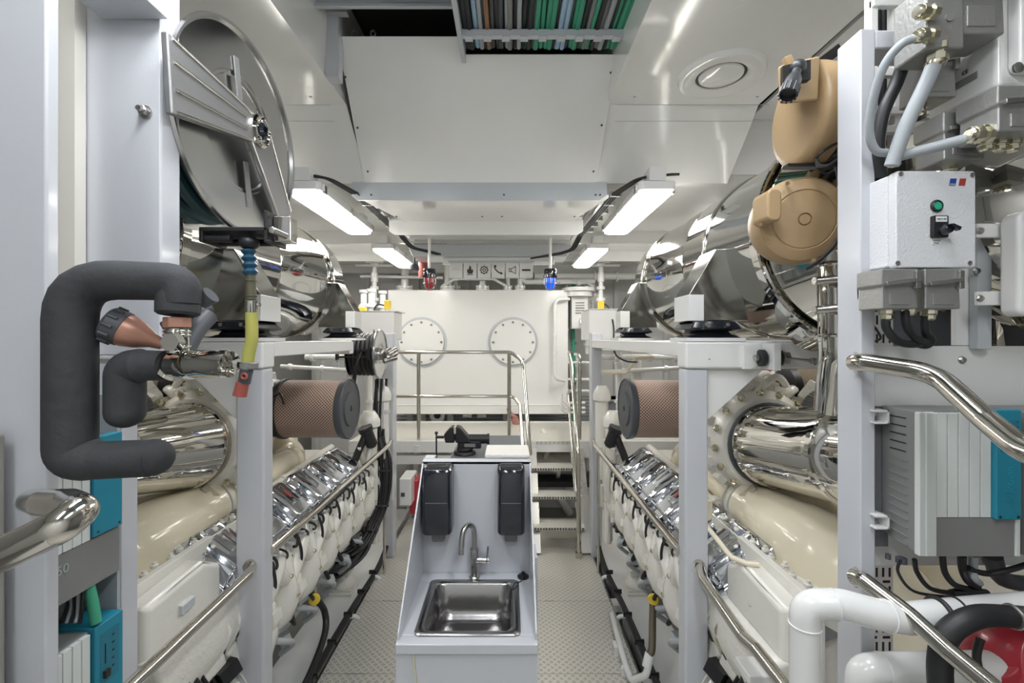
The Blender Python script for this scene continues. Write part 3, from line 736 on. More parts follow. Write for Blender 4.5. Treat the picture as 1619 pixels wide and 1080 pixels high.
# plug
m = M(); c=P(827,904,2.19); c.z=.90; m.lathe([(.026,0),(.028,.008),(.02,.014),(.008,.016),(.008,.026),(.004,.028)],c,(0,0,1),20)
pl = m.build('sink_plug', BLACK); tag(pl,'black rubber sink plug lying on the counter corner','plug')
m = M(); m.tube([c+Vector((0,-.01,.02)),(c.x-.01,2.13,.915),(.028,2.10,.92),(.018,2.07,.905)],.0025,6,sm=5); m.build('cord', BLACK, pl)
# faucet
fb = P(750,916,2.2); fb = Vector((X(750,2.19),2.19,.90))
root = thing('faucet', 'tall arched brushed steel mixer tap behind the sink bowl', 'tap', fb)
m = M(); m.lathe([(.026,0),(.026,.006),(.021,.012),(.0205,.13),(.019,.14)],fb,(0,0,1),28); m.build('body', STEEL, root)
m = M(); m.tube([fb+Vector((0,0,.13)),fb+Vector((0,0,.20)),fb+Vector((-.006,-.01,.245)),fb+Vector((-.026,-.04,.268)),fb+Vector((-.046,-.07,.25)),fb+Vector((-.053,-.08,.205)),fb+Vector((-.055,-.083,.15))],.0125,16,sm=6); m.build('spout', STEEL, root)
m = M(); m.cyl(fb+Vector((-.0,-0,.085)),fb+Vector((.06,-.005,.085)),.0165); m.cyl(fb+Vector((.062,-.005,.085)),fb+Vector((.072,-.005,.085)),.0165); lv = m.build('mixer_valve', STEEL, root)
m = M(); m.cyl(fb+Vector((.062,-.005,.09)),fb+Vector((.066,-.01,.155)),.0045); m.build('lever', STEEL, lv)
# dispensers
for k,(u0,u1,lab) in enumerate(((666,714,'glossy black wall dispenser by the faucet spout side'),(786,830,'glossy black wall dispenser above the sink plug'))):
    yb,yf = 2.234,2.12
    xl,xr = X(u0,2.13),X(u1,2.13); zt,zb = Z(741,2.13),Z(848,2.13)
    xc_ = (xl+xr)/2; w=xr-xl
    root = thing('soap_dispenser', lab, 'dispenser', (xc_,yb,zb))
    m = M()
    def sec(y,dx,dz,dzb): return [(xc_+sx*(w/2-dx-r1),y,zz) for sx,zz,r1 in ((-1,zt-dz-.012,0),(-1,zt-dz,.012),(1,zt-dz,.012),(1,zt-dz-.012,0),(1,zb+dzb+.01,0),(1,zb+dzb,.01),(-1,zb+dzb,.01),(-1,zb+dzb+.01,0))]
    m.loft([sec(yb,0,0,0),sec(2.16,0,0,0),sec(2.135,.004,.006,.002),sec(yf,.014,.03,.008)]); m.build('cover', BLKG, root, .004, seg=3)
    m = M(); m.prism([(xc_-.035,yb-.05,zb+.005),(xc_+.035,yb-.05,zb+.005),(xc_+.030,yb-.05,zb-.045),(xc_+.024,yb-.05,zb-.052),(xc_-.024,yb-.05,zb-.052),(xc_-.03,yb-.05,zb-.045)],(0,.045,0)); m.build('nozzle_guard', GREY, root, .003)
    m = M(); m.box(xc_-w/2+.02,xc_+w/2-.02,yf-.0015,yf+.004,zt-.16,zt-.158); m.build('seam', GREY, root)
# bench behind the console
root = thing('workbench', 'white cabinet workbench behind the wash stand with a dark grey rubber top', 'bench', (-.157,3.1,0))
m = M(); m.box(x0,x1,2.34,4.0,0,1.185); m.build('cabinet', COOL, root, .006)
m = M(); m.box(x0+.01,x1-.01,2.36,3.99,1.185,1.20)
MATP = mat('rubber_mat',(.115,.125,.14),.5,bump=.6,bscale=160); m.build('rubber_top', MATP, root, .004)
m = M(); m.box(-.12,.108,2.28,2.50,1.447,1.467)
tag(m.build('folded_cloth', mat('towel_white',(.72,.70,.66),.9,bump=.5,bscale=150), None, .009),'folded white cloth on the top edge behind the black dispensers','cloth')
m = M(); m.box(-.06,.11,2.30,2.36,1.20,1.446); m.box(x0,x0+.05,2.30,2.36,1.2,1.446)
tag(m.build('panel_support', COOL),'white upright supports behind the splash panel','support')
# vise
vb = Vector((X(735,3.35),3.35,1.20))
root = thing('bench_vise', 'black bench vise clamped on the rubber top', 'vise', vb)
m = M(); m.cyl(vb,vb+Vector((0,0,.025)),.085,.075); m.cyl(vb+Vector((0,0,.025)),vb+Vector((0,0,.05)),.06); m.box(vb.x-.05,vb.x+.12,vb.y-.04,vb.y+.04,vb.z+.045,vb.z+.10); m.build('base', BLACK, root, .008)
m = M(); m.prism([(vb.x-.14,vb.y-.05,vb.z+.09),(vb.x-.15,vb.y-.05,vb.z+.15),(vb.x-.10,vb.y-.05,vb.z+.205),(vb.x-.075,vb.y-.05,vb.z+.205),(vb.x-.07,vb.y-.05,vb.z+.09)],(0,.10,0)); m.build('moving_jaw', BLACK, root, .01)
m = M(); m.prism([(vb.x-.065,vb.y-.05,vb.z+.09),(vb.x-.065,vb.y-.05,vb.z+.21),(vb.x-.03,vb.y-.05,vb.z+.20),(vb.x+.03,vb.y-.05,vb.z+.13),(vb.x+.05,vb.y-.05,vb.z+.09)],(0,.10,0)); m.build('fixed_jaw', BLACK, root, .01)
m = M(); m.cyl(vb+Vector((-.0,0,.11)),vb+Vector((.17,0,.11)),.035); m.cyl(vb+Vector((.165,0,.11)),vb+Vector((.18,0,.11)),.04); m.build('anvil', BLACK, root)
m = M(); m.cyl(vb+Vector((-.15,-.03,.13)),vb+Vector((-.21,-.03,.13)),.010); m.cyl(vb+Vector((-.205,-.03,.16)),vb+Vector((-.205,-.03,-.02)),.006); m.ball(vb+Vector((-.205,-.03,.16)),.012); m.build('handle', BLACK, root)
m = M(); m.box(vb.x-.075,vb.x-.06,vb.y-.055,vb.y+.055,vb.z+.16,vb.z+.205); m.build('jaw_insert', mat('wood_pale',(.6,.5,.4),.6), root)
m = M(); m.box(vb.x+.0,vb.x+.08,vb.y-.0425,vb.y-.04,vb.z+.06,vb.z+.085); m.build('name_plate', STEEL, root)
# red item and white first-aid-ish box on the far left low
root = thing('battery_charger', 'white box with a small display on the plates behind the wash stand', 'box', P(640,790,4.6))
m = M(); m.box(X(631,4.5),X(650,4.5),4.5,4.8,Z(800,4.5),Z(757,4.5)); m.build('case', WHITE, root, .01)
m = M(); m.box(X(634,4.5),X(640,4.5),4.49,4.5,Z(785,4.5),Z(779,4.5)); m.build('display', DKGR, root)
m = M(); m.box(X(649,4.7),X(663,4.7),4.65,4.9,Z(812,4.7),Z(757,4.7)); m.cyl((X(655,4.7),4.7,Z(757,4.7)),(X(655,4.7),4.7,Z(750,4.7)),.02)
tag(m.build('fuel_can', RED, None, .02),'dark red can standing behind the white box','can')
# ================================================================ FRAMES, ENGINES, SILENCERS (both sides)
random.seed(11)
for s in (-1,1):
    mx = (XC, s)
    sd = 'steel-reel side' if s<0 else 'tan-reel side'
    # ---- support frame
    root = thing('engine_cradle', 'white welded steel frame around the engine on the '+sd, 'frame', (XC+s*1.0,3.2,0))
    w1 = .125 if s<0 else .105
    m = M(mx); m.box(.925,.925+w1,2.0,2.085,-.03,1.915); m.build('post', COOL, root, .012)
    m = M(mx); m.box(.925,1.02,4.25,4.38,0,2.10); m.build('post', COOL, root, .01)
    m = M(mx); m.box(.928,1.03,2.101,(3.15 if s<0 else 4.249),1.965,2.035); m.build('beam', WHITE, root, .006)
    m = M(mx); m.box(.9255,2.5,1.992,2.10,1.9155,2.036); m.build('beam', WHITE, root, .012)
    m = M(mx); m.box(2.1,2.4,2.101,4.27,1.92,2.03); m.build('beam', WHITE, root, .01)
    m = M(mx); (m.box(.95,2.5,3.16,3.24,1.94,2.03) if s<0 else m.box(1.021,2.5,4.275,4.37,1.93,2.03)); m.build('beam', WHITE, root, .01)
    xo = .925+w1
    m = M(mx); m.prism([(xo-.01,2.02,1.92),(1.28,2.02,1.92),(1.27,2.02,1.90),(xo+.02,2.02,1.70),(xo-.01,2.02,1.68)],(0,.02,0)); m.build('gusset', WHITE, root, .004)
    m = M(mx)
    if s > 0:
        m.prism([(1.17,1.975,1.915),(1.17,1.975,2.02),(1.245,1.975,2.02),(1.245,1.975,1.935),(1.20,1.975,1.915)],(0,.02,0)); m.build('stiffener', WHITE, root, .004)
        m = M(mx)
    m.cyl((.98,2.0,2.0),(.98,1.998,2.0),.005); m.bolt((1.018+.01,2.0,1.96),(0,-1,0),.005); m.build_each('bolt', STEEL, root)
    # white box on the frame at the far post
    root = thing('equipment_box', 'smooth white box standing on the frame beyond the engine on the '+sd, 'box', (XC+s*1.1,4.5,2.03))
    m = M(mx); m.box(.96,1.40,4.42,4.75,2.03,2.31) if s<0 else m.box(.93,1.40,4.42,4.9,2.03,2.33); m.build('casing', WHITE, root, .01)
    m = M(mx); m.box(.93,1.41,4.41,4.78,2.31 if s<0 else 2.33,2.318 if s<0 else 2.338); m.build('lid', WHITE, root)
    # yellow sensors
    if s<0: sens=[(613,483,4.5,'yellow level sensor on a bent cable beside the tank, above the small hose reel'),(570,491,4.6,'low yellow sensor head on the white box behind the small hose reel')]
    else: sens=[(950,484,4.55,'yellow level sensor above the white box on the stair side')]
    for u,v,yy,lab in sens:
        c=P(u,v,yy); rt=thing('level_sensor', lab, 'sensor', c)
        m=M(); m.box(c.x-.03,c.x+.03,yy-.03,yy+.03,c.z-.04,c.z+.05) if v<490 else m.box(c.x-.06,c.x+.06,yy-.03,yy+.03,c.z-.03,c.z+.03); m.build('head', YCAP, rt, .01)
        m=M(); m.cyl((c.x,yy,c.z-.10),(c.x,yy,c.z-.035),.025); m.build('stem', WHITE, rt)
        if v<490: m=M(); m.tube([c+Vector((-.03,-.02,.0)),c+Vector((-.10,-.03,.0)),c+Vector((-.13*(1),-.04,-.1)),c+Vector((-.11,-.08,-.28)),c+Vector((-.11,-.1,-.5))] if s<0 else [c+Vector((.03,-.02,.02)),c+Vector((.07,-.03,-.02)),c+Vector((.09,-.16,-.2)),c+Vector((.09,-.2,-.45)),c+Vector((.16,-.3,-.53)),c+Vector((.28,-.3,-.545))],.008,8,sm=5); m.build('cable', BLACK, rt)

    # ---- handrail along the engine
    root = thing('handrail', 'slim steel handrail running along the engine between the frame posts on the '+sd, 'handrail', (XC+s*.93,3.2,1.1))
    m = M(mx); m.tube([(.945,4.22,1.10),(.925,4.05,1.09),(.925,2.06,1.09)],.020,12,fil=.1); m.ball((.945,4.23,1.10),.022); m.build('rail', RAILM, root)
    m = M(mx); m.cyl((.935,3.98,1.09),(.935,3.98,0),.012); m.build('upright', RAILM, root)
    m = M(mx); root = thing('handrail', 'slim steel handrail sloping past the white bolted cover on the '+sd, 'handrail', (XC+s*.93,1.6,.8))
    m.tube([(.985,1.99,1.055),(.965,1.9,1.04),(.95,1.55,1.03),(.95,1.47,1.045),(.95,1.12,1.045)] if s>0 else [(.975,2.0,1.05),(.955,1.93,1.045),(.94,1.2,1.045)],.021,14,fil=.05); m.build('rail', RAILM, root)
    m = M(mx); m.cyl((.98,1.985,1.053),(.985,2.0,1.055),.027); m.build('socket', RAILM, root)

    # ---- ENGINE
    eng = thing('marine_engine', 'large white and chrome marine diesel engine with tan air filter on the '+sd, 'engine', (XC+s*1.6,3.0,.1))
    # block
    m = M(mx); sec = [(1.10,.60),(1.02,.80),(1.05,.93),(1.30,1.02),(1.48,.98),(1.75,.98),(2.6,1.0),(2.6,.15),(1.45,.12),(1.28,.30)]
    m.loft([[(a,y,z) for a,z in sec] for y in (1.55,4.0)]); m.build('block', CASTW, eng, .02)
    # oil pan
    m = M(mx); pan=[(1.16,.62),(1.14,.45),(1.22,.25),(1.40,.12),(2.4,.12),(2.4,.6)]
    m.loft([[(a,y,z) for a,z in pan] for y in (1.5,3.9)]); m.build('oil_pan', GREYP, eng, .05, seg=4)
    # ports per cylinder: scalloped castings with painted-in recess and black lead
    for i in range(7):
        y = 2.14+i*.285
        m = M(mx)
        def legr(cx,z,a,b,yy,n=16): return [Vector((cx+a*math.cos(2*PI*k/n), yy+b*math.sin(2*PI*k/n), z+.35*a*math.cos(2*PI*k/n))) for k in range(n)]
        m.loft([legr(1.17,1.0,.07,.115,y),legr(1.12,.94,.085,.108,y),legr(1.075,.87,.07,.07,y+.005),legr(1.05,.80,.055,.045,y+.01),legr(1.035,.73,.055,.048,y+.015),legr(1.04,.66,.065,.07,y+.01),legr(1.08,.58,.075,.10,y),legr(1.14,.51,.06,.11,y)])
        m.tube([(1.035,y+.02,.73),(1.035,y+.10,.80),(1.05,y+.20,.88),(1.09,y+.27,.95)],.034,12,sm=4,rr=lambda t:.034+.026*t)
        m.tube([(1.035,y+.0,.75),(1.045,y-.07,.84),(1.08,y-.11,.93)],.034,12,sm=4,rr=lambda t:.030+.026*t)
        m.tube([(1.05,y-.02,.68),(1.065,y+.12,.60),(1.08,y+.28,.60)],.045,12,sm=4)
        m.ball((1.055,y+.14,.69),.045,(.8,1.1,1.2),14,8); m.obox((1.03,y+.145,.655),(.05,.07,.05),(0,.2,.1))
        prt = m.build('port_casting', ENGW, eng, angle=60)
        m = M(mx); m.lathe([(.03,0),(.036,.004),(.036,.014),(.022,.016),(.020,.0)],(1.10,y+.135,.90),(-1,0,.25),18); m.build('recess_shade', OCHRE, prt)  # bronze ring stands in for the shadow of a recess
        m = M(mx); m.tube([(1.10,y+.12,.99),(1.02,y+.10,.94),(.995,y+.095,.86),(1.015,y+.12,.78),(1.05,y+.135,.73)],.008,8,sm=6)
        m.tube([(1.10,y+.16,.98),(1.04,y+.15,.93),(1.02,y+.14,.86),(1.03,y+.155,.79)],.006,6,sm=5)
        m.build('lead', BLACK, prt)
        m = M(mx); m.bolt((1.0,y-.01,.79),(-1,0,.2),.009); m.bolt((1.04,y+.07,.86),(-1,0,.2),.008); m.bolt((.975,y+.01,.68),(-1,0,-.2),.009); m.build_each('bolt', BRASS, prt)
    # rocker covers
    ang = math.radians(38)
    for i in range(6):
        y = 2.08+i*.295; c = Vector((1.17,y,1.06)); R = Euler((0,-ang,0)).to_matrix()
        def q(a,b,d): return c+R@Vector((a,b,d))
        m = M(mx)
        def rc(wx,wy,z,ch=.02): wy *= 1.36; return [q(-wx,-wy+ch,z),q(-wx+ch,-wy,z),q(wx-ch,-wy,z),q(wx,-wy+ch,z),q(wx,wy-ch,z),q(wx-ch,wy,z),q(-wx+ch,wy,z),q(-wx,wy-ch,z)]
        m.loft([rc(.155,.094,-.05),rc(.155,.094,-.015),rc(.14,.082,-.01),rc(.135,.078,.045),rc(.115,.062,.07),rc(.05,.05,.076)]); 
        rcv = m.build('rocker_cover', COVER, eng, .008, seg=3)
        m = M(mx)
        for a,b in ((-.135,-.11),(-.135,.11),(.03,-.118),(.03,.118)): m.bolt(q(a,b,-.0),R@Vector((0,0,1)),.011,.05)
        m.obox(q(-.12,0,.045),(.06,.10,.03),(0,-ang,0)); m.obox(q(.03,.03,.076),(.14,.03,.01),(0,-ang,0)); m.obox(q(.03,-.03,.076),(.14,.03,.01),(0,-ang,0)); m.obox(q(-.165,0.05,-.01),(.035,.05,.05),(0,-ang,0))
        m.build_each('fitting', COVER, rcv, .004)
        if i in (2,) : 
            m = M(mx); m.obox(q(.03,0.0,.0785),(.06,.018,.002),(0,-ang,0)); m.build('red_plate', REDI, rcv)
    # white head and fuel rail under the air pipe
    m = M(mx); m.tube([(1.31,3.75,1.15),(1.31,2.5,1.115)],.030,12); 
    for i in range(2,8): m.cyl((1.31,2.1+i*.205,1.125),(1.31,2.16+i*.205,1.125),.040); m.tube([(1.31,2.12+i*.205,1.12),(1.27,2.12+i*.205,1.10)],.02,8)
    m.build('fuel_rail', CASTW, eng)
    m = M(mx); m.box(1.3,2.4,1.7,3.9,1.0,1.10); m.box(1.6,2.3,2.4,3.8,1.1,1.35); m.build('top_deck', CASTW, eng, .02)
    # leads and unions along the bank
    rl = random.Random(17+s)
    m = M(mx)
    for k in range(16):
        y=2.1+k*.115; a=rl.uniform(.95,1.0); m.tube([(1.08,y,.985),(1.0,y+.02,a),(1.02,y+.06+.03*rl.random(),.88+.03*rl.random()),(1.08,y+.08,.90)],.0055+.003*rl.random(),6,sm=4)
    for k in range(7): y=2.2+k*.24; m.tube([(1.06,y,.60),(1.02,y+.04,.50),(1.06,y+.12,.46),(1.12,y+.2,.5)],.011,8,sm=4)
    m.tube([(1.10,1.75,.52),(1.09,2.6,.50),(1.09,3.4,.52),(1.03,3.8,.48)],.014,8,sm=6); m.tube([(1.12,2.2,1.0),(1.02,2.9,.965),(1.04,3.7,.98)],.010,8,sm=6)
    m.build('wiring', BLACK, eng)
    m = M(mx)
    for k in range(12):
        y=2.12+k*.15; m.cyl((1.06,y,.965),(1.0,y,.955),.012); m.obox((1.04,y+.05,.955),(.05,.03,.03),(0,.3,rl.random()))
    for k in range(6): y=2.1+k*.3; m.tube([(1.12,y,.45),(1.05,y+.05,.42),(1.06,y+.15,.34),(1.15,y+.2,.25)],.017,10,sm=4); m.obox((1.08,y+.1,.40),(.07,.06,.05),(.3,.2,rl.random()))
    m.build_each('pipe_union', GREYP, eng, .002)
    # charge air pipe and housing
    m = M(mx); m.tube([(1.45,3.35,1.155),(1.45,2.40,1.155)],.098,28); m.lathe([(.098,0),(.112,.02),(.112,.07),(.10,.09)],(1.45,3.26,1.155),(0,1,0),32)
    m.tube([(1.45,3.35,1.155),(1.50,3.46,1.17),(1.62,3.5,1.25),(1.7,3.5,1.45)],.098,24,fil=.16); m.build('air_pipe', CREAM, eng)
    m = M(mx)
    def er(cx,cy,cz,ax,rx,rz,n=32):
        ax=Vector(ax).normalized(); h=ax.cross(Vector((0,0,1))).normalized(); v=h.cross(ax)
        return [Vector((cx,cy,cz))+h*rx*math.cos(2*PI*k/n)+v*rz*math.sin(2*PI*k/n) for k in range(n)]
    st=[(1.45,2.50,1.155,(0,-1,0),.125,.125),(1.45,2.44,1.155,(0,-1,0),.142,.142),(1.45,2.38,1.155,(0,-1,0),.14,.14),(1.45,2.36,1.155,(0,-1,0),.125,.128),(1.46,2.22,1.15,(0,-1,0),.155,.15),(1.47,2.05,1.14,(0,-1,0),.175,.17),(1.48,1.90,1.13,(.1,-1,-.1),.185,.185),(1.52,1.76,1.10,(.3,-1,-.5),.19,.19),(1.57,1.66,1.03,(.4,-.6,-1),.19,.18),(1.60,1.62,.93,(.1,-.2,-1),.185,.17),(1.61,1.61,.78,(0,-.1,-1),.18,.17)]
    m.loft([er(*t) for t in st]); m.build('air_duct', CREAM, eng, angle=60)
    m = M(mx)    # second branch behind
    st=[(1.50,2.30,1.18,(0.3,-1,0),.10,.11),(1.64,2.05,1.18,(.6,-1,0),.13,.13),(1.80,1.86,1.13,(.6,-.6,-.4),.14,.14),(1.88,1.78,1.0,(.1,-.2,-1),.14,.14),(1.88,1.77,.7,(0,0,-1),.14,.14)]
    m.loft([er(*t) for t in st]); m.build('air_duct', CREAM, eng, angle=60)
    # joint clamp with a window
    m = M(mx); m.torus((1.45,2.41,1.155),(0,1,0),.143,.006); m.torus((1.45,2.47,1.155),(0,1,0),.143,.005); m.build('clamp', GREYP, eng)
    # joint window recess on the housing
    m = M(mx); m.prism([(1.345,2.375,1.235),(1.36,2.30,1.25),(1.40,2.30,1.29),(1.42,2.375,1.293)],(.02,0,-.012)); m.build('recess_shade', mat('shadow_cream',(.55,.50,.39),.4), eng)  # darker cream painted in as the shadow of the window
    # flange plate with bolts under duct + box cover
    m = M(mx); m.prism([(1.17,1.52,1.17),(1.17,2.32,1.17),(1.42,2.32,1.03),(1.42,1.52,1.03)],(-.0,0,-.06)); m.prism([(1.165,1.50,.90),(1.165,2.02,.90),(1.165,2.02,1.175),(1.165,1.50,1.175)],(.03,0,0))
    fl = m.build('flange_plate', ENGW, eng, .004)
    m = M(mx)
    for k in range(11): m.lathe([(.014,0),(.014,.01),(.008,.012),(.007,.022)],(1.20+.015*(k%2),1.55+k*.068,1.168),(0,0,1),10)
    for k in range(5): m.lathe([(.012,0),(.012,.01),(.007,.02)],(1.162,1.515,.93+k*.05),(-1,0,0),10); m.lathe([(.012,0),(.012,.01),(.007,.02)],(1.162,2.005,.93+k*.05),(-1,0,0),10)
    for k in range(7): m.lathe([(.012,0),(.012,.01),(.007,.02)],(1.162,1.55+k*.07,.912),(-1,0,0),10)
    m.build_each('bolt', CASTW, fl)
    m = M(mx)
    def bx(d,e,zt): return [(d,1.55+e,.925+e),(d,1.97-e,.925+e),(d,1.97-e,1.08-e*.3+zt),(d,1.85,1.15-e+zt),(d,1.70,1.14-e+zt),(d,1.55+e,1.13-e+zt)]
    m.loft([bx(1.165,0,0),bx(1.10,.004,0),bx(1.085,.02,0)]); cvr = m.build('service_cover', ENGW, eng, .012, seg=3)
    m = M(mx); m.cyl((1.086,1.76,1.02),(1.080,1.76,1.02),.006)
    if s<0: m.obox((1.08,1.74,1.03),(.02,.07,.035),(0,0,0)); 
    m.build('plug', GREYP, cvr, .004)
    if s>0:
        m = M(mx); m.tube([(1.10,2.16,1.19),(1.08,2.16,1.26),(1.03,2.16,1.262),(1.02,2.10,1.24),(1.06,1.86,1.155),(1.10,1.82,1.15),(1.14,1.80,1.155)],.011,10,fil=.03); m.cyl((1.10,2.17,1.20),(1.10,2.17,1.28),.02); m.build('oil_line', CREAM, eng)
        m = M(mx); m.obox((1.06,2.03,1.06),(.05,.005,.045),(0,0,.3)); m.build('tag_plate', STEEL, eng)
        m = M(mx); m.tube([(1.12,2.1,1.08),(1.0,2.0,1.0),(1.05,1.95,.9),(1.10,1.9,.8)],.012,8,sm=5); m.tube([(1.14,2.08,1.05),(1.02,1.98,.97),(1.06,1.94,.88)],.009,8,sm=5); m.build('hose', LGREY, eng)
    # lower machinery under the cover: filters, cast elbows
    m = M(mx); m.lathe([(.05,0),(.13,.02),(.15,.08),(.15,.18),(.17,.20),(.17,.24),(.12,.27)],(1.22,1.78,.35),(.1,0,1),32); m.build('water_pump', ENGW, eng)
    m = M(mx); m.tube([(1.12,2.3,.55),(1.08,2.1,.50),(1.10,1.85,.30),(1.2,1.7,.1)],.10,20,sm=5); m.cyl((1.07,2.12,.52),(1.10,2.05,.5),.12); m.build('water_pipe', ENGW, eng)
    m = M(mx); m.box(1.10,1.35,1.90,2.5,.72,.92); m.obox((1.10,2.1,.68),(.12,.3,.08),(.2,.2,0)); m.obox((1.12,1.85,.75),(.1,.16,.2),(.1,.3,.2)); m.build_each('bracket', CASTW, eng, .015)
    m = M(mx)
    for k in range(7):
        y=1.7+k*.09; m.tube([(1.12,y,.88),(1.04+.02*random.random(),y+.02,.78),(1.08,y+.06,.68),(1.14,y+.03,.58)],.010+.004*random.random(),8,sm=4)
    m.ball((1.08,1.95,.62),.05); m.ball((1.10,1.86,.57),.045); m.build('wiring', BLACK, eng)
    m = M(mx)
    for k in range(5): m.tube([(1.12,2.2-k*.07,.93),(1.03,2.2-k*.07,.82),(1.07,2.16-k*.07,.70)],.012,8,sm=4); m.bolt((1.08,2.15-k*.08,.80),(-1,0,0),.012,.02)
    m.build('fuel_line', BRASS if s>0 else CASTW, eng)
    m = M(mx); m.cyl((1.10,1.72,.72),(1.32,1.72,.72),.10,n=28); m.ring((1.10,1.72,.72),(1,0,0),.115,.08,.02); m.lathe([(.10,0),(.11,.03),(.11,.06),(.07,.09)],(1.12,1.95,.38),(-.5,-.2,.8),28); m.tube([(1.08,1.62,.88),(1.03,1.64,.72),(1.06,1.7,.55),(1.14,1.7,.45)],.026,12,sm=5); m.build('coolant_casting', ENGW, eng, .004)
    m = M(mx)
    for k in range(6): m.tube([(1.05+.02*k,1.60+.05*k,.86),(1.0+.01*k,1.66+.05*k,.70-.02*k),(1.07,1.72+.04*k,.55)],.008+.002*(k%3),8,sm=5)
    m.ball((1.03,1.85,.60),.035); m.ball((1.02,1.80,.55),.03); m.obox((1.02,1.9,.66),(.05,.08,.06),(.3,.2,.5)); m.build('wiring', BLACK, eng)
    # turbo housing + exhaust outlet
    Yt = 2.42
    m = M(mx); m.lathe([(.16,.34),(.22,.30),(.275,.22),(.285,.12),(.27,.05),(.235,.0),(.20,-.01),(.19,.03)],(1.50,Yt-.05,1.50),(0,1,0),48,False); m.lathe([(.28,.0),(.30,.02),(.30,.06),(.28,.08)],(1.50,Yt+.07,1.50),(0,1,0),48)
    for k in range(16):
        a=2*PI*k/16; m.obox((1.50+.285*math.cos(a),Yt+.05,1.50+.285*math.sin(a)),(.05,.07,.05),(0,-a,0))
    tb = m.build('turbo_housing', ENGW, eng, .005)
    m = M(mx)
    for k in range(16):
        a=2*PI*k/16+.1; m.bolt((1.50+.262*math.cos(a),Yt-.02,1.50+.262*math.sin(a)),(math.cos(a)*.6,-1,math.sin(a)*.6),.014,.03)
    m.build_each('bolt', BRASS, tb)
    m = M(mx); m.torus((1.50,2.35,1.50),(0,1,0),.205,.014); m.lathe([(.19,0),(.19,.05),(.185,.06)],(1.50,2.33,1.5),(0,1,0),40); m.build('bellows_joint', DKGR if s>0 else OCHRE, eng)
    m = M(mx); m.lathe([(.15,0),(.206,.005),(.206,.02),(.198,.03),(.198,.55),(.206,.56),(.206,.585),(.198,.595)] if s>0 else [(.15,0),(.215,.005),(.22,.02),(.212,.03),(.16,.50),(.17,.52)],(1.495,2.33,1.50),(.02,-1,.16 if s>0 else .13),56); m.build('exhaust_outlet', CHROME, eng, angle=30)
    m = M(mx); 
    c0=Vector((1.505,1.74,1.60))
    m.tube([c0+Vector((0,.06,-.01)),c0+Vector((0,-.01,.002)),c0+Vector((.03,-.10,.02)),c0+Vector((.14,-.18,.12)),c0+Vector((.20,-.2,.35))],.20,40,fil=.22)
    if s>0: 
        for k in range(3): m.torus(c0+Vector((.03+.03*k,-.10-.035*k,.02+.05*k)),(.2*k+.1,-1,.3+.3*k),.2,.008)
    m.build('exhaust_elbow', CHROME, eng, angle=30)
    # small pipe reflecting / real cream pipe behind
    # upper castings between turbo and filter
    rnd = random.Random(3)
    m = M(mx)
    for k in range(46):
        x=1.34+rnd.random()*.75; y=2.42+rnd.random()*.40; z=1.60+rnd.random()*.20
        if k%3==0: m.obox((x,y,z),(.08+.1*rnd.random(),.07+.1*rnd.random(),.06+.08*rnd.random()),(rnd.random(),rnd.random(),rnd.random()))
        elif k%3==1: m.cyl((x,y,z),(x+rnd.uniform(-.12,.12),y+.1,z+rnd.uniform(-.05,.08)),.03+.03*rnd.random())
        else: m.tube([(x,y,z-.05),(x+.05,y-.05,z+.05),(x+.16,y+.02,z+.06),(x+.24,y+.05,z-.05)],.016+.012*rnd.random(),10,sm=5)
    m.build('upper_castings', CASTW, eng, .01)
    m = M(mx); m.tube([(1.72,2.2,1.78),(1.85,2.2,1.77),(2.0,2.22,1.72)],.035,14,sm=6)
    m.build('hose', CASTW, eng)
    m = M(mx); 
    for k in range(14):
        a=PI*.5*k/13; m.torus((1.70+.10*math.cos(PI-a),2.2,1.70+.08*math.sin(PI-a)),(math.sin(a)+.01,0,math.cos(a)),.028,.007,16,6)
    m.build('flexible_sleeve', GREY, eng)
    m = M(mx); m.cyl((1.10,2.35,1.72),(1.10,2.35,1.95),.028); m.cyl((1.10,2.35,1.80),(1.10,2.35,1.83),.034); m.cyl((1.18,2.33,1.77),(1.18,2.33,1.99),.035); m.build('riser', BLACK if s>0 else CASTW, eng)
    # air filter (near, facing the aisle)
    fc = Vector((.99,3.27,1.546))
    m = M(mx); m.lathe([(.19,0),(.212,.0),(.212,.035),(.205,.045)],fc,(1,0,0),48); 
    cp = m.build('filter_cap', DKGR, eng, .004)
    m = M(mx); m.lathe([(.214,.0),(.216,.02),(.206,.028),(.19,.012),(.13,.008),(.125,.02),(.12,.03),(.02,.03),(.018,.022),(.001,.022)],fc+Vector((.02,0,0)),(-1,0,0),48); m.build('cap_face', DKGR, cp)
    m = M(mx); m.cyl(fc+Vector((-.0095,0,0)),fc+Vector((-.014,0,0)),.008,n=8); m.build('nut', INK, cp)
    m = M(); cw = Vector((XC+s*fc.x, fc.y, fc.z))
    # the screen is built around its own axis so the mesh pattern wraps it
    me = M(); L=.40; me.lathe([(.204,0),(.204,L)],(0,0,0),(1,0,0),64)
    fs = me.build('filter_screen', FILTM, eng); fs.location = Vector((cw.x + (.04 if s>0 else -.04-L), cw.y, cw.z))-eng.location
    # shift mesh so object coordinates are centred on the axis
    off = Vector(eng.location)
    for vv in fs.data.vertices: vv.co += off
    m = M(mx); m.lathe([(.204,0),(.215,.005),(.215,.03),(.20,.035)],fc+Vector((.44,0,0)),(1,0,0),48); m.lathe([(.19,0),(.20,.02),(.20,.04),(.19,.05)],fc+Vector((.475,0,0)),(1,0,0),40); m.build('filter_base', BLACK, eng)
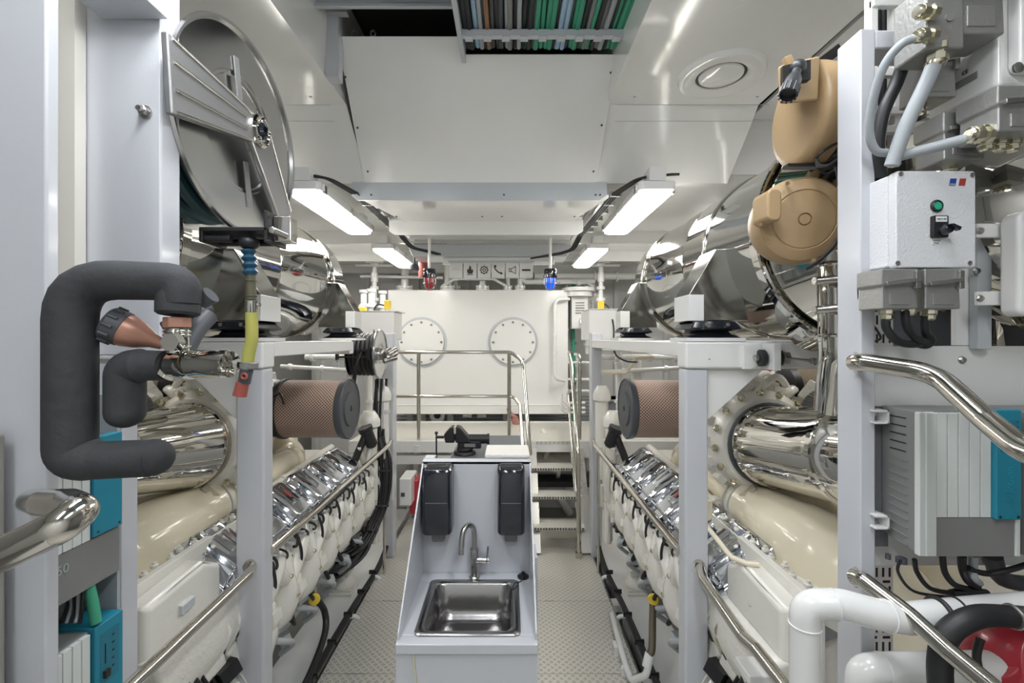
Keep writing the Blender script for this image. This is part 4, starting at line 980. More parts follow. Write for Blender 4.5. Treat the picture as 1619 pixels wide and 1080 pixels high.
    m = M(mx); m.lathe([(.20,0),(.21,.02),(.21,.06),(.17,.14),(.13,.18),(.13,.36)],fc+Vector((.52,0,0)),(1,0,0),40); m.obox(fc+Vector((.66,-.2,.05)),(.14,.25,.22),(.1,.1,.2)); m.obox(fc+Vector((.68,-.1,.17)),(.25,.35,.14),(.05,.1,0)); m.build('filter_intake', CASTW, eng, .012)
    # clamps ring / wires near filter
    m = M(mx); m.tube([(1.5,3.12,1.72),(1.44,3.08,1.66),(1.38,3.05,1.68),(1.33,3.0,1.62)],.008,8,sm=5); m.build('wiring', BLACK, eng)
    # second filter farther out, behind
    m = M(mx); m.lathe([(.06,0),(.10,.02),(.10,.06)],(1.68,2.55,1.79),(1,0,.1),32); m.build('filter_cap', BLACK, eng)
    m = M(mx); m.lathe([(.095,0),(.095,.4)],(1.74,2.55,1.80),(1,0,.1),32); m.build('filter_screen', mat('filter_tan',(.36,.28,.20),.6,bump=1,bscale=200), eng)
    # canisters beyond the filter
    for k,(a,y,zt,r) in enumerate(((1.06,3.95,1.32,.07),(1.0,4.15,1.52,.06))):
        m = M(mx); m.lathe([(r,0),(r,.45),(r*1.35,.47),(r*1.35,.52),(r*1.1,.56),(r*.7,.60)],(a,y,zt-.5),(0,0,1),24); m.cyl((a,y,zt-.75),(a,y,zt-.5),r*.55); m.torus((a,y,zt-.45),(0,0,1),r,.007); m.build('fuel_filter', ENGW, eng)
    m = M(mx); m.tube([(1.03,3.85,1.30),(1.10,3.78,1.1),(1.15,3.75,.95)],.03,12,sm=5); m.lathe([(.03,0),(.05,.02),(.05,.14),(.06,.15),(.06,.19)],(1.0,3.86,1.13),(.25,-.2,.8),20); m.build('black_hose', BLACK, eng)
    m = M(mx)
    for k in range(10):
        rr_=random.random; m.tube([(1.0+.12*rr_(),3.75+.3*rr_(),.95+.2*rr_()),(.97+.12*rr_(),3.8+.2*rr_(),.7+.2*rr_()),(1.0+.1*rr_(),3.8+.25*rr_(),.45+.2*rr_())],.014+.012*rr_(),10,sm=4)
    m.cyl((1.0,3.9,.3),(1.0,3.9,1.0),.03); m.build('end_pipes', CASTW, eng)
    m = M(mx); m.cyl((1.03,4.05,.25),(1.03,4.05,1.15),.045); m.box(.97,1.06,4.0,4.08,.55,.75); m.build('end_column', CASTW, eng, .008)
    # engine feet
    for y in (3.66,2.1):
        m = M(mx); m.box(1.08,1.26,y-.10,y+.10,.03,.05); m.box(1.09,1.25,y-.08,y+.08,.05,.065); ft = m.build('engine_foot', CASTW, eng, .004)
        m = M(mx); m.lathe([(.085,0),(.088,.02),(.075,.05),(.055,.08),(.05,.10),(.055,.11),(.05,.13)],(1.17,y,.065),(0,0,1),28); m.obox((1.21,y,.20),(.20,.14,.05),(0,-.1,0)); m.build('rubber_mount', CASTW, ft, .006)
        m = M(mx); m.cyl((1.17,y,.19),(1.17,y,.30),.025); m.build('stud', BLACK, ft)
    # yellow dipstick cap
    m = M(mx); yc_=Vector((1.035,2.78,.46)); m.lathe([(.032,0),(.034,.012),(.03,.02),(.012,.024)],yc_,(-.4,-1,.1),24); cp_=m.build('dipstick_cap', YCAP, eng)
    m = M(mx); m.tube([yc_+Vector((.01,.02,0)),yc_+Vector((.02,.05,-.02)),yc_+Vector((.03,.05,.1)),yc_+Vector((.02,.08,.2))],.018,10,sm=4); m.build('dipstick_tube', BLACK if s>0 else BRASS, cp_)

    # ---- cables beside the bearer
    m = M(mx)
    for k in range(3): m.tube([(1.0+.012*k,1.0,.045),(1.0+.012*k,2.2,.045),(1.0+.012*k,3.3,.045),(.985+.012*k,4.1,.045),(.97+.01*k,4.5,.3)],.011,8,sm=6)
    for k in range(10): m.box(.985,1.045,1.2+k*.3,1.212+k*.3,.03,.062)
    tag(m.build('cable_bundle', BLACK), 'black cable bundle tied along the engine bearer on the '+sd, 'cable')
    if s<0:
        m = M(mx)
        m.tube([(1.045,2.82,.44),(1.03,2.92,.30),(1.0,2.85,.20),(.99,2.6,.12),(1.0,2.3,.07)],.020,10,sm=6); tag(m.build('hose', BLACK),'black hose curling down from the yellow cap beside the diamond plates','hose')
    else:
        m = M(mx); m.tube([(1.035,2.79,.44),(1.01,2.72,.36),(.975,2.62,.27),(.955,2.6,.24)],.021,10,sm=6); h_ = m.build('drain_hose', mat('brown_rubber',(.10,.08,.05),.5)); tag(h_,'brown rubber hose from the yellow cap to a white elbow beside the walkway','hose')
        m = M(mx); m.tube([(.965,2.61,.25),(.93,2.58,.14),(.87,2.66,.05),(.865,2.75,.05),(.87,2.9,.06),(.88,3.1,.07),(.90,3.3,.05)],.020,10,fil=.05); m.cyl((.865,2.75,.03),(.866,2.78,.03),.035); m.box(.83,.90,2.93,3.0,.0,.06); m.cyl((.96,2.61,.245),(.935,2.59,.18),.027); m.build('elbow', WHITE, h_)
    for y,z in ((3.35,.10),(3.9,.10)):
        m = M(mx); m.tube([(.94,y,-.04),(.96,y-.02,.02),(1.02,y-.03,.02),(1.06,y,-.05)],.016,10,fil=.04)
        tag(m.build('pipe', WHITE),'small white pipe bend between walkway and bearer, '+('nearer' if y<3.5 else 'farther')+' one on the '+sd,'pipe')

    # ---- exhaust silencer above
    sil = thing('exhaust_silencer', 'huge mirror-polished exhaust silencer above the engine on the '+sd, 'silencer', (XC+s*1.53,2.8,2.05))
    C = Vector((1.53,0,2.465)); q0=1.80
    m = M(mx); m.lathe([(.001,3.62-q0),(.33,3.61-q0),(.385,3.58-q0),(.405,3.52-q0),(.41,3.2-q0),(.413,3.19-q0),(.41,3.18-q0),(.41,2.55-q0),(.413,2.54-q0),(.41,2.53-q0),(.41,0)],(C.x,q0,C.z),(0,1,0),96); m.build('barrel', CHROM2, sil, angle=25)
    m = M(mx)
    for y in (1.80,2.26,3.30): m.torus((C.x,y,C.z),(0,1,0),.414,.009,96,10)
    m.build_each('rim', CHROME, sil)
    m = M(mx); m.lathe([(.41,0),(.44,-.015),(.44,-.06),(.42,-.08),(.33,-.30),(.30,-.33),(.28,-.40)],(C.x,q0,C.z),(0,1,0),96); m.torus((C.x,1.72,C.z),(0,1,0),.44,.011,96,8); m.torus((C.x,1.49,C.z),(0,1,0),.325,.010,64,8); m.build('inlet_cone', CHROME, sil, angle=25)
    SAT = mat('satin_sheet',(.44,.44,.42),.13,1,bump=.08,bscale=5)
    for y,k in ((2.03,0),(3.27,1)):
        d_=.17 if k==0 else .14
        m = M(mx); m.prism([(.955,y,2.128),(.955,y,2.245),(1.075,y,2.45),(1.125,y,2.45),(1.145,y,2.34),(1.20,y,2.22),(1.22,y,2.128)],(0,d_,0)); m.build('saddle', SAT, sil, .004)
        m = M(mx); m.box(.952,1.02,y-.004,y+d_+.004,2.128,2.245); m.build('saddle_foot', WHITE, sil, .002)
        yy=y+.07
        m = M(mx); cx_=1.06
        def frus(w0,w1,z0,z1,d0,d1): m.loft([[(cx_-w0,yy-d0,z0),(cx_+w0,yy-d0,z0),(cx_+w0,yy+d0,z0),(cx_-w0,yy+d0,z0)],[(cx_-w1,yy-d1,z1),(cx_+w1,yy-d1,z1),(cx_+w1,yy+d1,z1),(cx_-w1,yy+d1,z1)]])
        frus(.12,.09,2.052,2.066,.10,.08); frus(.085,.07,2.064,2.085,.08,.07); frus(.085,.115,2.083,2.092,.09,.11); frus(.115,.09,2.092,2.126,.11,.09)
        rt = m.build('mount_pad', BLKG, None, .006); tag(rt,('black rubber mount under the near saddle' if k==0 else 'black rubber mount under the far saddle')+' of the silencer on the '+sd,'mount')
        m = M(mx); m.box(.93,1.19,yy-.105,yy+.105,2.0365,2.052); m.build('shim', WHITE, rt)
        m = M(mx); m.cyl((1.02,yy-.105,2.11),(1.02,yy-.112,2.11),.008); m.cyl((1.11,yy-.105,2.11),(1.11,yy-.112,2.11),.008); m.build_each('bolt', STEEL, rt)
    m = M(mx); m.tube([(1.30,1.60,2.75),(1.27,1.56,2.3),(1.27,1.55,2.0),(1.30,1.62,1.80)],.055,28,fil=.1)
    for z in (2.06,2.30,2.46): m.torus((1.27,1.557,z),(0,0,1),.058,.006,32,8)
    tag(m.build('exhaust_riser', CHROME, angle=30),'slim vertical chrome pipe with bands beside the near frame on the '+sd,'pipe')
    m = M(mx); m.tube([(1.55,1.42,2.45),(1.62,1.30,2.40),(1.90,1.28,2.25),(1.95,1.3,1.9)],.27,40,fil=.25)
    tag(m.build('exhaust_branch', CHROME, angle=30),'wide curved chrome exhaust elbow below the silencer inlet on the '+sd,'pipe')
    m = M(mx); m.tube([(1.42,1.75,2.33),(1.40,1.80,2.12),(1.40,1.9,2.08)],.09,28,fil=.1); m.torus((1.41,1.79,2.15),(0,.2,1),.095,.008,32,8)
    tag(m.build('exhaust_branch', CHROME, angle=30),'small chrome branch stub under the silencer near its inlet on the '+sd,'pipe')
# right only: turnbuckle stay on the frame
root = thing('stay_rod', 'stay rod with black rubber bushes bolted to the frame beam', 'rod', P(1230,565,1.97))
m = M(); c=P(1215,566,1.96); m.box(c.x-.012,c.x+.02,1.90,1.99,c.z-.05,c.z+.065); m.box(c.x-.01,c.x+.055,1.97,1.99,c.z+.045,c.z+.065); m.build_each('bracket', WHITE, root, .003)
m = M(); m.lathe([(.03,0),(.036,.004),(.036,.022),(.03,.026)],c+Vector((-.042,0,-.0)),(1,0,0),24); m.lathe([(.03,0),(.036,.004),(.036,.026),(.03,.03)],c+Vector((.02,0,0)),(1,0,0),24); m.build('bush', BLACK, root)
m = M(); m.cyl(c+Vector((.05,0,0)),c+Vector((.056,0,0)),.034); m.lathe([(.028,0),(.028,.028)],c+Vector((.056,0,0)),(1,0,0),6); m.cyl(c+Vector((-.06,0,0)),c+Vector((-.045,0,0)),.014); m.build('nut', STEEL, root)
m = M(); m.cyl(c+Vector((.08,0,0)),c+Vector((.22,-.03,-.018)),.006); m.cyl(c+Vector((.17,-.02,-.012)),c+Vector((.19,-.02,-.013)),.013); m.obox(c+Vector((.215,-.03,-.018)),(.07,.012,.03),(0,.1,0)); m.build('rod', STEEL, root)
# left: black cable harness at the far end
random.seed(21)
root = thing('cable_harness', 'thick black cable harness dropping from the small hose reel to the engine foot', 'cable', P(590,800,3.9))
for k in range(22):
    o = Vector((random.uniform(-.045,.045), random.uniform(-.05,.05), random.uniform(-.02,.02)))
    pts=[P(596,690,4.05)+o,P(606,735,4.0)+o*1.2,P(604,790,3.95)+o,P(590,830,3.85)+o,P(572,862,3.7)+o*1.3,P(548,880,3.6)+o*1.6]
    if k%3==0: pts=pts[:4]+[P(566+random.randint(-6,6),880,3.65)+o,P(530,905+random.randint(-10,10),3.5)+o,P(510,905,3.4)+o]
    if k%3==1: pts=[P(598+random.randint(-8,8),600,4.1)+o]+pts
    m = M(); m.tube(pts,.010+.005*random.random(),8,sm=6); m.build('cable', BLACK, root)
m = M()
for p in (P(604,745,4.0),P(602,800,3.93),P(585,838,3.83)): m.torus(p,(0,.3,1),.062,.010,18,6)
m.build_each('cable_tie', BLACK, root)
for k,(du) in enumerate((0,7)):
    m = M(); m.tube([P(600+du,600,4.1),P(599+du,690,4.1),P(607+du,715,4.1),P(617+du*.5,740,4.1),P(618+du*.4,790,4.1)],.010,8,fil=.1); m.box(X(598,4.1),X(616,4.1),4.09,4.11,Z(652,4.1),Z(648,4.1)) if k==0 else None
    tag(m.build('pipe', WHITE),('thin white pipe below the small hose reel, nearer the filter' if k==0 else 'thin white pipe below the small hose reel, nearer the frame post'),'pipe')
# small hose reel
c = P(602,560,3.9)
root = thing('hose_reel', 'small steel hose reel wound with black hose on the frame by the tank', 'hose reel', c)
m = M(); m.lathe([(.0005,0),(.05,.0),(.055,.012),(.09,.004),(.20,.004),(.208,-.004),(.213,.006),(.208,.014),(.001,.016)],c,(-1,0,0),48); m.build('disc', DISCM, root)
m = M(); m.lathe([(.0005,0),(.20,0),(.205,.006),(.0005,.012)],c+Vector((-.24,0,0)),(1,0,0),48); m.build('disc', DISCM, root)
m = M()
for k in range(6): m.torus(c+Vector((-.215+.036*k,0,0)),(1,0,0.03),.165,.020,40,8)
for k in range(5): m.torus(c+Vector((-.20+.036*k,0,0)),(1,0,0.03),.13,.018,32,8)
m.tube([c+Vector((-.10,-.17,0.05)),c+Vector((-.15,-.20,-.12)),c+Vector((-.19,-.14,-.4)),c+Vector((-.21,-.1,-.62))],.018,8,sm=6)
m.build('hose', BLACK, root)
m = M(); m.box(c.x-.30,c.x-.03,c.y-.20,c.y-.18,c.z+.03,c.z+.045); m.box(c.x-.30,c.x-.03,c.y-.20,c.y-.18,c.z-.025,c.z-.01); m.box(c.x-.31,c.x-.295,c.y-.21,c.y-.17,c.z-.04,c.z+.06); m.box(c.x-.05,c.x-.03,c.y-.21,c.y-.17,c.z-.04,c.z+.06); m.build('guide_frame', BLACK, root)
m = M(); m.tube([c+Vector((.03,0,0)),c+Vector((.07,.05,.03))],.035,14); m.lathe([(.05,0),(.05,.03),(.03,.04)],c,(1,0,0),20)
for k in range(3): m.cyl(c+Vector((.03+.02*k,-.02,-.06+.03*k)),c+Vector((.12,.05,-.03+.035*k)),.024)
m.build('hub', STEEL, root)
# scattered pipework behind the filters on the left and far right (between frame and hull)
random.seed(31)
for s in (-1,1):
    sd = 'steel-reel side' if s<0 else 'tan-reel side'
    specs = [((1.05,4.6,1.86),(1.9,4.6,1.86),.03,'straight white pipe under the frame beam at the far end'),((1.1,4.7,1.70),(2.2,4.7,1.76),.022,'thin white sloping pipe beyond the air filter'),((1.5,4.8,1.2),(1.5,4.8,2.0),.05,'stout white upright pipe beyond the air filter'),((1.3,4.75,.6),(1.3,4.75,1.9),.03,'slim white upright pipe beyond the fuel filters')]
    for a,b,r,l in specs:
        m = M((XC,s)); m.cyl(a,b,r); a=Vector(a);b=Vector(b); d=(b-a)
        for t in (.2,.6,.9): m.cyl(a+d*t,a+d*t+d.normalized()*.03,r*1.6)
        tag(m.build('pipe', WHITE), l+' on the '+sd, 'pipe')
m = M((XC,1)); m.tube([(1.02,4.45,1.72),(1.3,4.45,1.71),(1.38,4.4,1.86),(1.55,4.4,1.87)],.016,8,fil=.05); tag(m.build('pipe', CREAM),'thin cream pipe with a step above the tan filter nearest the crates','pipe')
m = M(); c=P(1262,585,3.0); m.rbox(c,(.36,.2,.22),.05); tag(m.build('red_tank', RED, None,.01),'red box-shaped tank beyond the engine under the frame beam','tank')
# back girder, wall fittings
m = M((XC,-1))
for k in range(5): m.box(1.2+.12*k,1.26+.12*k,4.9,4.93,1.7+.04*(k%2),1.82)
tag(m.build('junction_plates', LGREY),'small grey junction plates beyond the air filter on the steel-reel side','plate')
# ================================================================ NEAR LEFT
# entrance frame: outer post, recessed web, inner panel column
root = thing('door_column', 'wide white steel column carrying the big hose reel, beside the black lagged pipe', 'column', (-1.15,1.4,0))
m = M(); m.box(X(135,1.34),X(253,1.34),1.34,1.40,2.0,4.1); m.box(X(135,1.34),X(192,1.34),1.34,1.40,-.7,2.0); m.build('front_plate', COOL, root, .004)
m = M(); m.box(X(250,1.34)-.003,X(253,1.34)+.001,1.345,1.42,2.02,4.1); m.build('side_plate', COOL, root, .003)
m = M(); m.box(X(133,1.28),X(241,1.28),1.26,1.34,Z(8,1.28),Z(0,1.28)+.4); m.build('top_ledge', COOL, root, .004)
m = M(); bp_=P(231,178,1.34); m.cyl(bp_,bp_+Vector((0,-.006,0)),.019); m.lathe([(.014,0),(.014,.012),(.012,.014)],bp_+Vector((0,-.006,0)),(0,-1,0),6); m.cyl(bp_+Vector((0,-.01,0)),bp_+Vector((0,-.03,0)),.008); m.build_each('bolt', STEEL, root)
m = M(); m.box(-1.50,X(136,1.335),1.30,1.335,-.7,4.1); tag(m.build('recess_web', mat('white_paint_beige_shade',(.72,.69,.62),.3,bump=.1,bscale=6)),'recessed white plate with beige shading put into its colour, between the two near columns','plate')  # beige stands in for the shading on this white plate
m = M(); m.box(-1.10,-.985,.97,1.0,-.7,4.1); tag(m.build('door_post', COOL, None, .006),'white steel post nearest the camera beside the polished rail end','post')
m = M(); m.box(-1.30,X(12,.95),.90,.95,-.7,Z(683,.95)); tag(m.build('grey_panel', mat('dark_beige',(.35,.33,.30),.4), None, .01),'dark beige panel edge low beside the nearest white post','panel')

# big hose reel -------------------------------------------------
hc = P(402,212,1.60); xr = hc.x            # disc plane x = const
xr = X(402,1.66); 
cy, cz = 1.655, Z(200,1.655)
ce = Vector((-1.02, cy, cz+.0))
ce = Vector((-1.02, 1.74, 2.83))
root = thing('hose_reel', 'big stainless steel hose reel wound with dark teal hose on the near column', 'hose reel', ce)
Rd = .384
tilt = Vector((1,-.02,0))
m = M(); m.lathe([(.001,-.012),(.055,-.012),(.20,-.012),(.205,-.003),(.215,-.003),(.22,.002),(.362,.002),(.370,.014),(.380,.016),(Rd,.006),(.379,-.004),(.362,-.006),(.001,-.02)],ce,tilt,96); dsc = m.build('disc', DISCM, root)
m = M()
for a in (100,-80,-5):
    a=math.radians(a); d=Vector((0,math.cos(a),math.sin(a))); b=ce+Vector((.006,0,0))
    m.bar(b+d*.10,b+d*.27,.028,.006,up=(1,0,0))
m.build_each('pressed_slot', GREY, dsc)
m = M(); b2=ce+Vector((-.22,0,0)); m.lathe([(.001,0),(.355,0),(.362,-.012),(Rd,-.014),(Rd,-.004),(.001,.01)],b2,tilt,80); m.build('disc', DISCM, root)
m = M()
for lay,(rad,n) in enumerate(((.29,6),(.25,6))):
    for k in range(n): m.torus(ce+Vector((-.050-.033*k-.01*lay,0,0)),(1,.02,.04*(-1)**k),rad+.03,.018,56,8)
m.cyl(ce+Vector((-.21,0,0)),ce+Vector((-.03,0,0)),.235,n=40)
m.build('hose', TEALH, root)
hub = ce+Vector((.055,-.0,0.0))
hub = Vector((ce.x+.035, 0, 0)); hub.y = hub.x/((402-U0)/F); hub.z = Z(208,hub.y)
# arms
att = Vector((-1.075,1.44,0))
def armpoly(p, q, w0, w1, th, name, ribs=True):
    p, q = Vector(p), Vector(q); d=(q-p).normalized(); n_=Vector((1,0,0)); up=n_.cross(d).normalized()
    m = M(); m.loft([[p+up*w0,p-up*w0,p-up*w0+n_*th,p+up*w0+n_*th],[q+up*w1,q-up*w1,q-up*w1+n_*th,q+up*w1+n_*th]])
    ar = m.build(name, ARMM, root, .006)
    m = M()
    for f in ((-.92,.92) if not ribs else (-.92,-.35,.35,.92)):
        a=p+up*w0*f+n_*th; b=q+up*w1*f+n_*th
        l=(b-a); m.tube([a+l*.04,a+l*(.93 if abs(f)>.5 else .80)],.0055,8)
    m.build_each('pressed_rib', STEEL, ar)
    return ar
pa = Vector((hub.x-.012,1.40,0)); pa.z = 2.05-(118-V0)*pa.y/F if False else Z(112,1.44)
pa = Vector((hub.x-.01,X(262,1)*0+ (hub.x)/((262-U0)/F), 0)); pa.z = Z(115,pa.y)
armpoly(pa, hub, .115, .050, .022, 'arm')
pb = Vector((hub.x-.004, hub.x/((449-U0)/F), 0)); pb.z = Z(352,pb.y)
armpoly(hub, pb, .085, .060, .018, 'arm', False)
m = M(); h0=hub+Vector((.02,0,0)); m.lathe([(.062,0),(.062,.008),(.055,.016),(.045,.016),(.04,.008)],h0,(1,0,0),40); m.lathe([(.035,0),(.035,.012),(.001,.012)],h0,(1,0,0),24)
for k in range(5):
    a=2*PI*k/5+.3; m.bolt(h0+Vector((.014,.046*math.cos(a),.046*math.sin(a))),(1,0,0),.006,.008)
hb = m.build('hub', CHROME, root)
m = M(); m.lathe([(.032,.01),(.032,.018),(.018,.026),(.015,.016),(.006,.016)],h0,(1,0,0),24); m.build('hub_cap', BLKG, hb)
m = M(); e0=pb+Vector((.02,0,0)); m.lathe([(.030,0),(.030,.008),(.024,.014)],e0,(1,0,0),28)
for k in range(4):
    a=PI*k/2; m.bolt(e0+Vector((.01,.012*math.cos(a),.012*math.sin(a))),(1,0,0),.005,.008)
m.build('end_boss', CHROME, root)
# guide frame at the bottom
m = M(); g0=P(332,366,1.62); g1=P(436,366,1.62); m.box(g0.x,g1.x,1.56,1.70,g0.z-.012,g0.z+.002); m.box(g0.x,g0.x+.012,1.56,1.70,g0.z-.05,g0.z+.0); m.box(g1.x-.012,g1.x,1.56,1.70,g0.z-.05,g0.z+.06); m.cyl((g0.x,1.58,g0.z-.035),(g0.x+.10,1.58,g0.z-.035),.013); m.cyl((g0.x,1.67,g0.z-.03),(g1.x,1.67,g0.z-.03),.013); m.build('hose_guide', BLACK, root, .003)
m = M(); m.box(g1.x,g1.x+.06,1.6,1.66,g0.z-.04,g0.z+.05); m.cyl((g1.x+.02,1.55,g0.z-.01),(g1.x+.02,1.70,g0.z-.01),.012); m.build('guide_bracket', CHROME, root, .004)
m = M(); m.prism([P(262,60,1.43),P(262,172,1.43),P(270,155,1.43),P(270,70,1.43)],(0,.03,0)); m.cyl(P(268,95,1.45),P(320,110,1.75),.03); m.build('wall_bracket', DKGR, root, .003)
# yellow hose end
def at(u,v,Y=1.60): return P(u,v,Y)
root = thing('air_hose', 'yellow hose tail with a red coupling hanging from the big hose reel', 'hose', at(385,620))
m = M(); m.ball(at(394,384),.034,(1,1,.75)); m.build('ball_stop', BLACK, root)
m = M(); m.lathe([(.018,0)]+[(.021+.005*math.sin(k*PI/2*1.0),.006*k) for k in range(14)]+[(.018,.09)],at(393,395),(at(396,433)-at(393,395)),20); m.build('bellows', BLUEH, root)
m = M(); m.cyl(at(396,432),at(397,474),.017,.018); m.torus(at(396.5,444),(0,0,1),.0185,.002); m.torus(at(397,468),(0,0,1),.0185,.002); m.build('inner_hose', mat('olive_black',(.09,.085,.05),.5), root)
m = M(); m.cyl(at(398,476),at(398,494),.021); m.cyl(at(398,482),at(412,482),.006); m.cyl(at(391,490),at(388,490),.005); m.build('hose_clamp', CHROME, root)
m = M(); m.tube([at(398,476),at(398,505),at(398,535),at(394,556),at(391,574)],.0205,16,sm=5); m.build('tail', YELLO, root)
m = M(); m.cyl(at(392,572),at(390,584),.023); m.obox(at(393,577),(.05,.04,.02),(0,.15,0)); m.build('ferrule', GREY, root, .002)
m = M(); m.cyl(at(390,584),at(386,606),.022,.020); cpl = m.build('coupling', DKGR, root)
m = M(); c_=at(386,595,1.575); m.torus(c_,(0,1,0),.009,.004,20,8); m.build('button', REDP, cpl)
m = M(); m.cyl(at(384,604),at(379,626),.021,.023); m.build('sleeve', REDP, root)

# black lagged pipe --------------------------------------------
Yp=.95; r=.0575
def a2(u,v,Y=Yp): return P(u,v,Y)
root = thing('insulated_pipe', 'C-shaped pipe in thick black foam lagging in front of the near column', 'pipe', a2(110,700))
m = M(); m.tube([a2(285,480,.98),a2(285,446,.98),a2(112,441),a2(112,722),a2(150,728,.955),a2(240,724,.975)],.04,32,fil=.085,rr=lambda t:.039+.006*min(1,max(0,(t-.2)*5))*min(1,max(0,(.9-t)*5))); m.ball(a2(243,723,.976),.039); m.build('lagging', FOAM, root, angle=60)
m = M(); m.lathe([(.036,0),(.041,.004),(.043,.045),(.040,.05)],a2(281,498,.98),(0,.1,1),32); m.build('lagging_collar', FOAM, root)
m = M(); m.lathe([(.026,0),(.026,.022)],a2(280,518,.98),(0,0,1),6); m.build('nut', COPPER, root, .002)
root = thing('insulated_pipe', 'short black foam-lagged pipe elbow ending in a rounded cap below the chrome valve', 'pipe', a2(197,680,1.0))
m = M(); m.tube([a2(262,578,.98),a2(225,578,.98),a2(198,582,.98),a2(198,620,.98),a2(198,652,.98)],.036,28,fil=.05,rr=lambda t:.032+.005*min(1,t*3)); m.ball(a2(198,652,.98),.037,(1,1,.9)); m.build('lagging', FOAM, root, angle=60)
# chrome mixer valve
root = thing('mixer_valve', 'chrome thermostatic valve with a faceted handle joined to the black lagged pipe', 'valve', a2(280,590,.98))
m = M(); m.cyl(a2(281,558,.98),a2(280,520,.98),.022); 
for v in (524,530,548): m.torus(a2(280,v,.98),(0,0,1),.022,.004)
m.lathe([(.020,0),(.020,.02)],a2(279,541,.955),(0,-1,0),6); m.build('inlet', CHROME, root)
m = M(); m.tube([a2(262,590,.98),a2(280,574,.98),a2(300,574,.96)],.026,20,sm=5); m.lathe([(.026,0),(.029,.01),(.029,.03),(.031,.035),(.031,.05)],a2(270,577,.98),(1,-.2,0),28); m.build('body', CHROME, root)
m = M(); prof=[(.028,0),(.030,.008),(.027,.02),(.029,.03),(.029,.09),(.027,.098),(.010,.100),(.001,.100)]
o_=a2(304,575,.96); ax=Vector((1,-.25,0.0)).normalized(); x_,y_=frame_of(ax)
m.loft([[o_+ax*t+(x_*math.cos(2*PI*k/30)+y_*math.sin(2*PI*k/30))*r_*(1-.07*(k%5==0) if .02<t<.095 else 1) for k in range(30)] for r_,t in prof]); m.build('handle', CHROME, root)
m = M(); m.tube([a2(290,560,1.0),a2(310,522,1.04),a2(330,500,1.08)],.02,14,sm=4); m.cyl(a2(318,478,1.02),a2(334,466,1.02),.017,.02); m.tube([a2(262,520,1.02),a2(300,500,1.06),a2(330,488,1.10)],.018,12,sm=4); m.build('side_branch', DKGR, root)
m = M(); m.cyl(a2(160,570,1.05),a2(270,578,1.0),.007); m.build('link_rod', STEEL, root)
# copper funnel shower
root = thing('shower_head', 'copper pink funnel with a black perforated face beside the lagged pipe', 'shower head', a2(200,530,1.02))
A=a2(258,545,1.02); B=a2(188,518,.99); ax=(B-A).normalized(); L_=(B-A).length
m = M(); m.lathe([(.012,0),(.016,.02),(.030,L_*.55),(.036,L_*.8),(.036,L_)],A,ax,36); m.build('funnel', COPPER, root, angle=60)
m = M(); m.lathe([(.038,0),(.039,.028),(.034,.034),(.001,.034)],A+ax*(L_-.01),ax,36)
for k in range(12):
    a=2*PI*k/12; x_,y_=frame_of(ax); m.cyl(A+ax*(L_+.0)+(x_*math.cos(a)+y_*math.sin(a))*.039,A+ax*(L_+.018)+(x_*math.cos(a)+y_*math.sin(a))*.039,.0035,n=6)
rose = m.build('rose', DKGR, root)
m = M()
for rr_,nn_ in ((.012,4),(.026,9)):
    for k in range(nn_):
        a=2*PI*k/nn_; q_=A+ax*(L_+.0245)+(x_*math.cos(a)+y_*math.sin(a))*rr_; m.cyl(q_-ax*.001,q_+ax*.001,.0045,n=10)
m.build('hole', INK, rose)

# polished rail end, near left
root = thing('handrail', 'thick polished steel rail end curling back to the nearest white post', 'handrail', P(60,860,.6))
m = M(); m.tube([P(-60,905,.62),P(20,868,.62),P(100,830,.62),P(125,808,.64),P(108,797,.72),P(70,795,.80),P(50,792,.95)],.0235,24,fil=.035,rr=lambda t:.0235); m.build('rail', RAILM, root, angle=60)
# chargers on the near left (fronts face the aisle)
for k,(zb,zt,lab) in enumerate(((1.433,1.80,'grey and teal charger unit under the black lagged pipe'),(.95,1.325,'grey and teal charger unit low by the nearest post, with a dial'))):
    xf=-1.03; ya,yb=1.03,1.212; ym=1.124
    root = thing('battery_charger', lab, 'charger', (xf-.06,1.12,zb))
    m = M(); m.box(xf-.13,xf-.012,ya,yb,zb,zt-.003); m.box(xf-.014,xf-.004,ya,yb,zb,zb+.118); m.build('housing', GREY, root, .003)
    m = M(); fz=zb+.12
    for i in range(4): m.box(xf-.012,xf,ya+(ym-ya)/4*i,ya+(ym-ya)/4*(i+1)-.002,fz,zt-.004)
    m.build('ribbed_front', GROOV, root, .0015)
    m = M()
    if k==0: m.box(xf-.02,xf+.006,ym,yb-.004,fz+.004,zt+.004)
    else: m.box(xf-.10,xf+.006,ym+.004,yb-.002,zb,zt+.006)
    fr=m.build('teal_panel', TEAL, root, .0025)
    m = M()
    for yy in (ym+.012,yb-.014): m.cyl((xf+.006,yy,fz+.014),(xf+.007,yy,fz+.014),.003)
    m.build_each('screw', INK, fr)
    if k==1:
        m = M(); m.obox((xf+.006,ym+.045,zt-.085),(.001,.055,.13)); wn=m.build('window', mat('teal_dark',(.02,.17,.24),.3), fr)
        m = M(); m.obox((xf+.010,ym+.032,zt-.125),(.01,.014,.018)); m.bar((xf+.007,ym+.032,zt-.05),(xf+.007,ym+.032,zt-.10),.002,.002,up=(1,0,0))
        for j in range(5): m.obox((xf+.0068,ym+.055,zt-.04-.02*j),(.001,.006,.004))
        m.build('control', INK, wn)
    else: text('50', .03,(xf-.003,ya+.025,zb+.08),(PI/2,0,PI/2),LGREY,root)
m = M(); m.box(-1.20,-1.161,1.0,1.30,.5,2.0); m.box(-1.20,-1.045,1.216,1.225,.5,1.9)
tag(m.build('backing_plate', LGREY),'pale plate behind the two teal chargers','plate')
